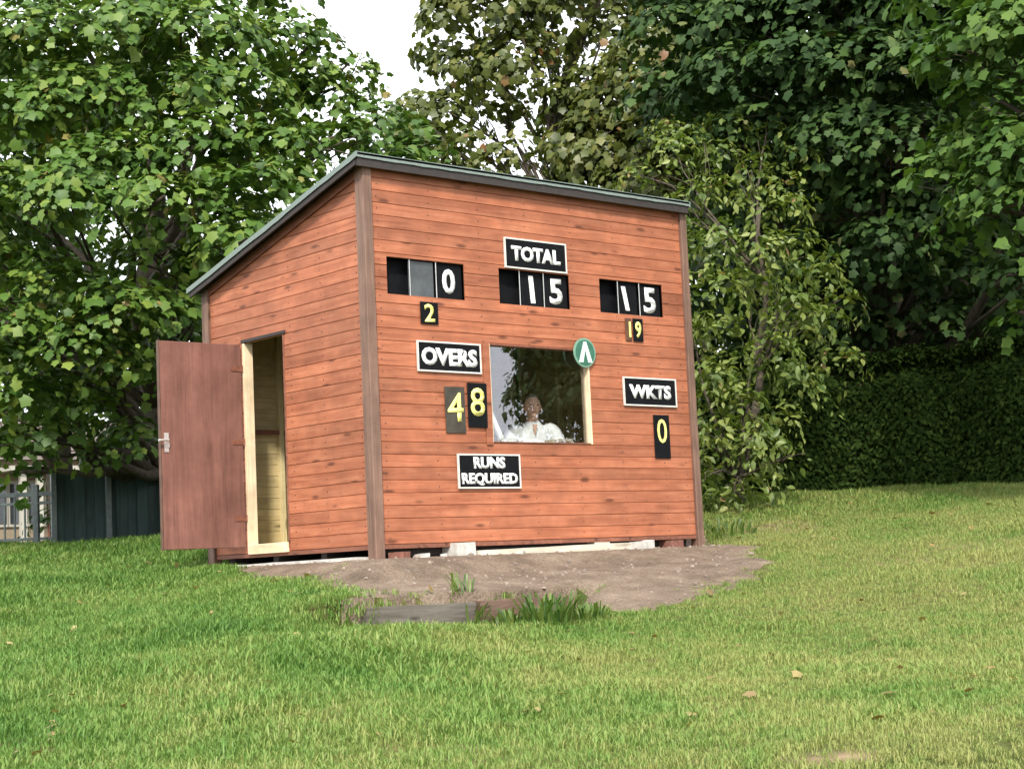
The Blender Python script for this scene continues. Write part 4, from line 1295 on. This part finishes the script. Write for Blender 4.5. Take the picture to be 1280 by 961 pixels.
# --- sycamore filling the upper right, its shade put into the leaf colour
lob = []
for (px, py, s, r) in [
    (860, 30, 20.5, .8), (940, 20, 20, .9), (1040, 10, 19.6, 1.0), (1150, 0, 19.2, 1.1), (1280, -20, 18.8, 1.2), (900, -70, 20.5, 1.2), (1060, -90, 20, 1.4), (1220, -110, 19.5, 1.5), (1380, -60, 19, 1.5),
    (850, 100, 20.4, .62), (920, 95, 19.8, .72), (1000, 90, 19.4, .75), (1090, 80, 19.0, .8), (1180, 75, 18.6, .8), (1380, 80, 18.2, 1.1),
    (900, 170, 20.2, .55), (970, 150, 19.8, .6), (1060, 165, 19.4, .65), (1130, 160, 19.0, .65), (1030, 230, 20.2, .6), (1100, 230, 19.6, .55), (1180, 250, 19.6, .6),
    (1050, 300, 20.5, .6), (1110, 285, 19.5, .5), (1120, 340, 20.5, .42), (1010, 350, 21, .5), (1180, 330, 20.4, .45), (1370, 250, 18.6, .9), (1290, 330, 18.6, .5),
    (940, 230, 21.2, .7), (1230, 180, 19.5, .7),
    (950, 100, 22.5, 1.2), (1080, 150, 22.5, 1.4), (1220, 120, 22.3, 1.5), (1150, 300, 22.5, 1.0), (1270, 280, 22.5, 1.2), (1020, 260, 22.6, 1.0), (1380, 200, 22, 1.6), (880, 160, 22.4, .9),
    (1050, 385, 20.8, .42), (1100, 400, 20.7, .36), (1150, 395, 20.7, .42), (1200, 385, 20.6, .42), (1250, 380, 20.4, .42), (1000, 410, 21, .38), (1085, 345, 20.6, .4), (1240, 330, 20.2, .4), (1165, 440, 20.9, .26), (1090, 440, 20.9, .26), (1290, 400, 20.2, .4)]:
    lob.append(LB(px + rl.uniform(-8, 8), py + rl.uniform(-8, 8), s, r, 1.1 if s < 21.5 else .8, .5))
b0 = at(1130, 600, 21.6)
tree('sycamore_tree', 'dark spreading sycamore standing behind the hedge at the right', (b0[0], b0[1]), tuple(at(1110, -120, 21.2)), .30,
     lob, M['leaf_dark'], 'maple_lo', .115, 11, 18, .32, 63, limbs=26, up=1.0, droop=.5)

# --- nearer boughs hanging in from the right edge
lob = []
for (px, py, s, r) in [(1200, 60, 15.5, .42), (1260, 30, 15, .5), (1330, 60, 15, .7), (1240, 120, 15.2, .45), (1210, 170, 15.6, .36), (1275, 180, 15, .45), (1180, 215, 15.9, .33),
                       (1240, 235, 15.3, .40), (1290, 260, 15, .42), (1350, 180, 15, .7), (1210, 270, 15.8, .28), (1260, -60, 15.2, .7), (1380, -60, 15.5, 1.0), (1180, -30, 16, .5), (1390, 300, 15.3, .6), (1275, 390, 15.6, .16)]:
    lob.append(LB(px, py, s, r, 1.0, .62))
b0 = at(1560, 700, 15.6)
tree('maple_tree', 'near leafy boughs hanging in from the right edge of the picture', (b0[0], b0[1]), tuple(at(1500, -150, 15.6)), .2,
     lob, leafmat('bough_leaf', (.026, .062, .012), (.050, .105, .018), (.10, .165, .03), None, .25, .6, .2), 'maple_lo', .11, 11.0, 18, .26, 71, limbs=16, up=1.0, droop=.5)

# --- yellow-green shrub right of the shed
lob = []
for (px, py, s, r) in [
    (985, 215, 18.3, .20), (975, 255, 18.3, .28), (990, 300, 18.3, .30), (940, 300, 18.2, .32), (900, 290, 18.3, .34), (1010, 345, 18.2, .28),
    (880, 350, 18.2, .38), (940, 360, 18.0, .40), (990, 395, 18.0, .34), (1030, 400, 18.2, .24), (900, 410, 18.0, .38), (960, 430, 17.9, .36),
    (885, 470, 18.0, .34), (930, 490, 17.9, .34), (1000, 455, 18.1, .28), (900, 540, 17.8, .30), (950, 550, 17.8, .30), (985, 520, 18.0, .25), (990, 575, 17.9, .20),
    (890, 600, 17.7, .22), (935, 605, 17.6, .20), (860, 420, 18.4, .4), (860, 300, 18.6, .4), (860, 540, 18.2, .3), (900, 240, 18.8, .35), (940, 250, 18.8, .3), (850, 240, 19, .35),
    (1035, 330, 18.6, .26), (1050, 380, 18.6, .24), (1040, 440, 18.6, .26), (1020, 490, 18.6, .26), (960, 320, 18.7, .4), (1000, 420, 18.8, .4), (920, 450, 18.7, .45), (920, 350, 18.8, .45), (850, 200, 19.2, .4), (900, 200, 19.4, .4), (800, 215, 19.6, .35), (1010, 260, 18.7, .22), (950, 200, 19.2, .25), (970, 480, 18.6, .36), (940, 570, 18.4, .34), (880, 500, 18.6, .4), (900, 160, 19.5, .35), (960, 165, 19.5, .3), (1000, 190, 19.3, .28), (850, 160, 19.7, .35), (930, 210, 19.0, .35), (880, 560, 18.3, .36), (930, 530, 18.3, .36), (900, 615, 18.0, .25), (960, 600, 18.1, .25), (870, 610, 18.0, .22)]:
    lob.append(LB(px + rl.uniform(-6, 6), py + rl.uniform(-10, 10), s, r * rl.uniform(.72, 1.05), .85, .75))
b0 = at(925, 640, 18.2)
tree('elder_shrub', 'tall loose yellow-green shrub growing against the right of the shed', (b0[0], b0[1]), tuple(at(950, 260, 18.3)), .06,
     lob, M['leaf_shrub'], 'oval', .090, 17.0, 15, .20, 83, limbs=20, up=.55, droop=.9, under=.1, cat='shrub')

# --- hedge
def hedge(px0, s0, px1, s1, top0, top1, lab):
    a = at(px0, 600, s0); b = at(px1, 600, s1)
    a2 = at(px0, top0, s0)[2]; b2 = at(px1, top1, s1)[2]
    root = tag(empty('hedge', (a[0], a[1], 0)), lab, 'hedge')
    r = np.random.default_rng(5)
    n = 21000
    k = r.random(n); ax = (b - a)[:2]; L_ = np.linalg.norm(ax); ax = ax / L_; nr = np.array([ax[1], -ax[0]])
    if nr @ FH > 0: nr = -nr
    pos = []; nor = []
    th = 1.1
    gx = a[0] + ax[0] * k * L_; gy = a[1] + ax[1] * k * L_
    g0 = height(gx, gy); tz = a2 + (b2 - a2) * k
    face = r.random(n) < .68
    und = .10 * np.sin(k * L_ * 2.1) + .07 * np.sin(k * L_ * 5.3 + 1) + np.array([mnoise.noise(Vector((q * 14, zz * 3, 3))) for q, zz in zip(k, r.random(n))]) * .10
    vv = r.random(n)
    off = np.where(face, th / 2 + und + r.normal(size=n) * .05, (r.random(n) - .5) * th)
    off = off - .35 * sstep(.75, 1.0, vv) * face
    z = np.where(face, g0 + (tz - g0) * vv, tz + und * .6 + r.normal(size=n) * .04)
    P = np.c_[gx + nr[0] * off, gy + nr[1] * off, z]
    Nn = np.where(face[:, None], np.array([nr[0], nr[1], .55]), np.array([0, 0, 1.0]))
    P = P + unit(r.normal(size=P.shape)) * .03
    pos, ln, tip = sprays(P, unit(Nn + r.normal(size=P.shape) * .3), 5, .075, r, .4)
    pos = pos - np.array([a[0], a[1], 0])
    tint = np.clip(.6 * r.random(len(pos)) + .4 * np.repeat(r.random(n), 5), 0, 1)
    me = leaves_mesh('foliage', pos, ln, tip, .070 * r.uniform(.6, 1.3, len(pos)), 'diamond', tint)
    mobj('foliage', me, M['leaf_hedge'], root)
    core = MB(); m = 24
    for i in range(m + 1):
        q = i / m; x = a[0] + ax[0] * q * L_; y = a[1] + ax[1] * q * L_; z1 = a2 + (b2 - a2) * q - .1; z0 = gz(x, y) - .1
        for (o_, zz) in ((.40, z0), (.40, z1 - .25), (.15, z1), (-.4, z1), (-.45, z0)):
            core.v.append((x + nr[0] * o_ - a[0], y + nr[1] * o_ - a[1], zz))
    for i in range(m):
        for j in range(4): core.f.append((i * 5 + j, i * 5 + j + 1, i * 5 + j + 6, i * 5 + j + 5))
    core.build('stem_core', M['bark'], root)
    return root
hedge(870, 20.6, 1640, 19.4, 455, 428, 'long clipped dark green hedge behind the lawn at the right')

# --- woodland closing the view behind
def back_tree(px, s, h, wd, lab, seed, mat, trunk_px=None, low=.25, dens=1.0):
    b = at(px, 640, s); g = gz(b[0], b[1])
    r = random.Random(seed); lob = []
    for i in range(16):
        a = r.uniform(0, 6.28); q = r.uniform(0, wd * .62); z = g + h * r.uniform(low, .95)
        k = 1 - abs((z - g) / h - .55) * .9
        lob.append((b[0] + q * k * math.cos(a), b[1] + q * k * math.sin(a), z, wd * .42 * r.uniform(.7, 1.1), wd * .42 * r.uniform(.7, 1.1), h * .12 * r.uniform(.8, 1.2), dens))
    return tree('woodland_tree', lab, (b[0], b[1]), (b[0], b[1], g + h * .85), .22, lob, mat, 'diamond', .30, 2.4, 9, .55, seed, 'trees behind the hedge and shed', limbs=8, twigs=False, up=.8)
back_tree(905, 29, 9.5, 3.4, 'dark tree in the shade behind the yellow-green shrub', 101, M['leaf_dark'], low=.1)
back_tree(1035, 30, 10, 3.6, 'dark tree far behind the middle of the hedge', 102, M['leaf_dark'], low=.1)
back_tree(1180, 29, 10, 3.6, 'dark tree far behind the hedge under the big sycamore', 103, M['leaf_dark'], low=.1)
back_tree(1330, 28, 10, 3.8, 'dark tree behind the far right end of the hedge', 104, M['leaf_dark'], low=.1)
back_tree(90, 25, 7.0, 2.6, 'dark tree behind the railings at the far left', 105, M['leaf_dark'], low=.22)
back_tree(330, 26, 5.6, 2.8, 'low dark tree hidden behind the shed roof', 106, M['leaf_left'], low=.15)
back_tree(215, 25, 3.8, 2.0, 'small dark tree behind the open shed door', 107, M['leaf_dark'], low=.15)
back_tree(1110, 25.5, 5.5, 2.4, 'low dark tree right behind the middle of the hedge', 109, M['leaf_dark'], low=.12, dens=1.3)
back_tree(1250, 25, 5.5, 2.4, 'low dark tree behind the hedge near its right end', 110, M['leaf_dark'], low=.12, dens=1.3)
back_tree(970, 25.5, 5.0, 2.0, 'low dark tree behind the hedge next to the yellow-green shrub', 111, M['leaf_dark'], low=.12, dens=1.3)
back_tree(-60, 26, 6.0, 3.0, 'tree beyond the left edge of the railings', 108, M['leaf_left'], low=.3)

# --- tree on the field behind the photographer, mirrored in the window
def mirror_tree():
    lob = []
    r = random.Random(9)
    bx, by = 24.0, -22.5; g = gz(bx, by)
    # the near side of the crown, ragged, drooping towards the open sky on its left
    for (x, z, q) in [(21.6, 5.3, .5), (22.1, 4.9, .5), (22.5, 5.5, .6), (23.0, 4.6, .6), (23.4, 5.2, .6), (23.6, 4.0, .6), (24.0, 3.4, .7), (24.4, 4.4, .7), (24.2, 2.6, .6),
                      (24.9, 3.2, .8), (22.2, 6.2, .7), (23.2, 6.4, .8), (24.4, 6.2, .9), (25.5, 5.0, 1.0), (25.6, 3.4, .9), (21.2, 3.75, .20), (21.1, 3.3, .13), (21.35, 4.15, .22), (20.95, 5.45, .16), (23.2, 3.1, .35), (23.3, 2.3, .4)]:
        lob.append((x, -22 + r.uniform(-.6, .6), z, q, q, q * .85, 1.3))
    for i in range(26):
        a = r.uniform(0, 6.28); z = g + r.uniform(6.5, 12); q = r.uniform(0, 2.6)
        lob.append((bx + 1.2 + q * math.cos(a), by + q * math.sin(a), z, 1.1, 1.1, .8, .8))
    for i in range(10):
        lob.append((bx + r.uniform(0, 3.5), by - r.uniform(0, 2.5), g + r.uniform(4, 7), 1.0, 1.0, .8, .8))
    return tree('field_tree', 'broad tree on the field in front of the shed, seen only mirrored in its window', (bx + .8, by), (bx + .8, by, g + 10), .3, lob, M['leaf_dark'], 'maple_lo', .16, 6.0, 12, .33, 205, limbs=14)
mirror_tree()
def bush(x, y, w_, h, lab, seed, mat, kind='oval', leaf=.10, cat='bush', pa=9.0):
    g = gz(x, y); r = random.Random(seed); lob = []
    for i in range(14):
        a = r.uniform(0, 6.28); q = r.uniform(0, w_ * .5); z = g + h * r.uniform(.12, .85)
        rr_ = w_ * .30 * r.uniform(.7, 1.1)
        lob.append((x + q * math.cos(a), y + q * math.sin(a), z, rr_, rr_, min(rr_, h * .22), 1.0))
    return tree('dense_bush', lab, (x, y), (x, y, g + h * .7), .05, lob, mat, kind, leaf, pa, 12, .25, seed, limbs=8, twigs=False, up=.5, cat=cat)
bush(24.75, -21.6, 4.9, 6.0, 'unseen dark bush added under the field tree to darken the low window reflection', 301, M['leaf_dark'], 'oval', .22, pa=13.0)  # bush added out of view so the glass mirrors dark behind the scorer
c_ = at(150, 640, 21.6); bush(c_[0], c_[1], 1.7, 1.35, 'dark bush showing over the top of the dark green fence', 302, M['leaf_dark'])
c_ = at(215, 640, 21.9); bush(c_[0], c_[1], 1.5, 1.7, 'dark bush behind the fence beside the open shed door', 303, M['leaf_dark'])

# --- low weeds
def weeds(px, py, n, h, lab, seed, wd=.012, spread=.18, group=None):
    c = hit(px, py); r = np.random.default_rng(seed)
    Vt, Ft, ti = [], [], []
    for i in range(n):
        a = r.uniform(0, 6.28); q = spread * math.sqrt(r.random())
        bx, by = q * math.cos(a), q * math.sin(a); bz = gz(c[0] + bx, c[1] + by) - c[2] - .01
        hh = h * r.uniform(.5, 1.1); ld = a + r.normal() * .6; ln = hh * r.uniform(.1, .8)
        dx, dy = math.cos(ld), math.sin(ld); k = len(Vt)
        for (f, wf, z) in ((0, .6, 0), (.3, 1, .5), (.7, .8, .86)):
            x, y = bx + dx * ln * f, by + dy * ln * f
            Vt += [(x + dy * wd * wf, y - dx * wd * wf, bz + hh * z), (x - dy * wd * wf, y + dx * wd * wf, bz + hh * z)]
        Vt.append((bx + dx * ln, by + dy * ln, bz + hh * .9))
        Ft += [(k, k + 1, k + 3), (k, k + 3, k + 2), (k + 2, k + 3, k + 5), (k + 2, k + 5, k + 4), (k + 4, k + 5, k + 6)]
        ti += [r.random()] * 5
    me = np_mesh('weed_clump', Vt, Ft, ti)
    o = mobj('weed_clump', me, M['weed']); o.location = tuple(c)
    return tag(o, lab, 'weeds', group)
G_ = 'clumps of tall weeds by the shed'
weeds(640, 784, 70, .15, 'dark weeds against the reddish sleeper, left clump', 1, .008, .14, G_)
weeds(685, 782, 120, .24, 'tallest dark weeds where the reddish sleeper ends', 2, .009, .16, G_)
weeds(735, 776, 70, .14, 'low dark weeds at the edge of the earth right of the sleeper', 3, .008, .14, G_)
weeds(586, 780, 70, .17, 'weeds in the gap between the two sleepers', 4, .007, .12, G_)
weeds(475, 792, 40, .10, 'thin weeds before the grey sleeper', 5, .006, .14, G_)
weeds(905, 668, 60, .16, 'green weeds at the foot of the yellow-green shrub', 6, .010, .3, G_)
weeds(150, 692, 60, .16, 'long grass before the dark fence left of the door', 7, .007, .45, G_)
weeds(30, 690, 60, .16, 'long grass at the foot of the railings', 8, .007, .45, G_)

fl_r = np.random.default_rng(77); nfl = 240
fs_, ft_ = fl_r.uniform(7, 18.5, nfl), fl_r.uniform(-1, 1, nfl)
ft_ = ft_ * fs_ * .33; fx, fy = xy(fs_, ft_)
ok = sdist(np.c_[fx, fy], EP) < .1
ok &= ~((fx > -.2) & (fx < 3.8) & (fy > -.2) & (fy < 2.6))
fx, fy = fx[ok], fy[ok]
fp = np.c_[fx, fy, height(fx, fy) + .035]
fn = unit(np.array([0, 0, 1.0]) + fl_r.normal(size=fp.shape) * .35); ftp = fl_r.normal(size=fp.shape); ftp = unit(ftp - fn * (ftp * fn).sum(1, keepdims=True))
fm = leaves_mesh('fallen_leaves', fp, fn, ftp, fl_r.uniform(.03, .07, len(fp)), 'maple_lo', fl_r.random(len(fp)))
tag(mobj('fallen_leaves', fm, leafmat('fallen_leaf', (.16, .10, .04), (.24, .17, .06), (.30, .26, .10), None, .15)), 'a few dry fallen leaves scattered on the lawn', 'leaves', kind='stuff')

# --- dark fence, railings and the cottage at the far left
def fence_dark():
    a = at(66, 640, 19.6); b = at(262, 640, 20.4)
    root = tag(empty('board_fence', (a[0], a[1], gz(a[0], a[1]))), 'dark green close-boarded fence in the shade left of the shed door', 'fence')
    v = np.array(b) - np.array(a); L_ = math.hypot(v[0], v[1]); ang = math.atan2(v[1], v[0]); root.rotation_euler = (0, 0, ang)
    h = at(100, 588, 19.6)[2] - gz(a[0], a[1])
    n = int(L_ / .12); r = random.Random(2)
    me = MB().box(-.004, .122, -.010, .010, 0, h).mesh('board', .002)
    for i in range(n):
        o = mobj('board', me, M['dark_fence'], root); o.location = (i * .12, (.011 if i % 2 else -.011) + r.uniform(-.002, .002), r.uniform(-.03, .02))
    for x_ in (.0, .62, 1.25, 1.8):
        if x_ < L_: MB().box(x_ - .03, x_ + .03, -.085, -.0255, -.1, h + .03).build('post', M['rail'], root, .003)
    for z_ in (.25, h - .2): MB().box(0, L_, .0265, .06, z_, z_ + .06).build('rail', M['dark_fence'], root)
fence_dark()
def railings():
    a = at(-120, 640, 19.8); b = at(64, 640, 19.6)
    root = tag(empty('metal_railings', (a[0], a[1], gz(a[0], a[1]))), 'pale grey metal railings at the far left edge of the lawn', 'railings')
    v = np.array(b) - np.array(a); L_ = math.hypot(v[0], v[1]); root.rotation_euler = (0, 0, math.atan2(v[1], v[0]))
    h = at(40, 618, 19.6)[2] - gz(b[0], b[1])
    MB().box(0, L_, -.015, .015, h - .05, h).build('rail', M['rail'], root, .002)
    MB().box(0, L_, -.015, .015, h * .78, h * .78 + .03).build('rail', M['rail'], root, .002)
    MB().box(0, L_, -.015, .015, .10, .13).build('rail', M['rail'], root, .002)
    me = MB().box(-.009, .009, -.009, .009, .13, h - .052).mesh('upright')
    for i in range(1, int(L_ / .12)):
        o = mobj('upright', me, M['rail'], root); o.location = (i * .12, 0, 0)
    for x_ in (0, L_ * .45, L_ * .9): MB().box(x_ - .03, x_ + .03, -.03, .03, -.1, h + .08).build('post', M['rail'], root, .004)
railings()
def cottage():
    a = at(-70, 600, 46); b = at(215, 600, 50)
    g = gz(a[0], a[1])
    root = tag(empty('cottage', (a[0], a[1], g)), 'cream cottage with a white-posted porch glimpsed below the left tree', 'house')
    v = np.array(b) - np.array(a); L_ = math.hypot(v[0], v[1]); root.rotation_euler = (0, 0, math.atan2(v[1], v[0]))
    MB().box(0, L_, 0, 5, -.2, 2.75).build('wall', M['render'], root)
    MB().prism([(-.4, 2.76), (5.4, 2.76), (2.5, 4.1)], -.3, L_ + .3, lambda p, q, c: (c, p, q)).build('roof', M['tile'], root)
    for x_ in (L_ * .18, L_ * .34, L_ * .72, L_ * .86):
        f = MB().box(x_ - .55, x_ + .55, -.06, -.003, .95, 2.2).build('window', M['whitewood'], root)
        for s in (-1, 1): MB().box(x_ + s * .27 - .21, x_ + s * .27 + .21, -.075, -.062, 1.03, 2.12).build('pane', M['darkglass'], f)
    d = MB().box(L_ * .5 - .45, L_ * .5 + .45, -.06, -.003, 0, 2.1).build('door', M['brick'], root)
    for x_ in (L_ * .26, L_ * .33, L_ * .40, L_ * .47): MB().box(x_ - .08, x_ + .08, -1.2, -1.04, -.2, 2.4).build('porch_post', M['whitewood'], root)
    MB().box(L_ * .2, L_ * .52, -1.35, -.01, 2.4, 2.52).build('porch_roof', M['whitewood'], root)
cottage()
print('leaf triangles', tri_total)
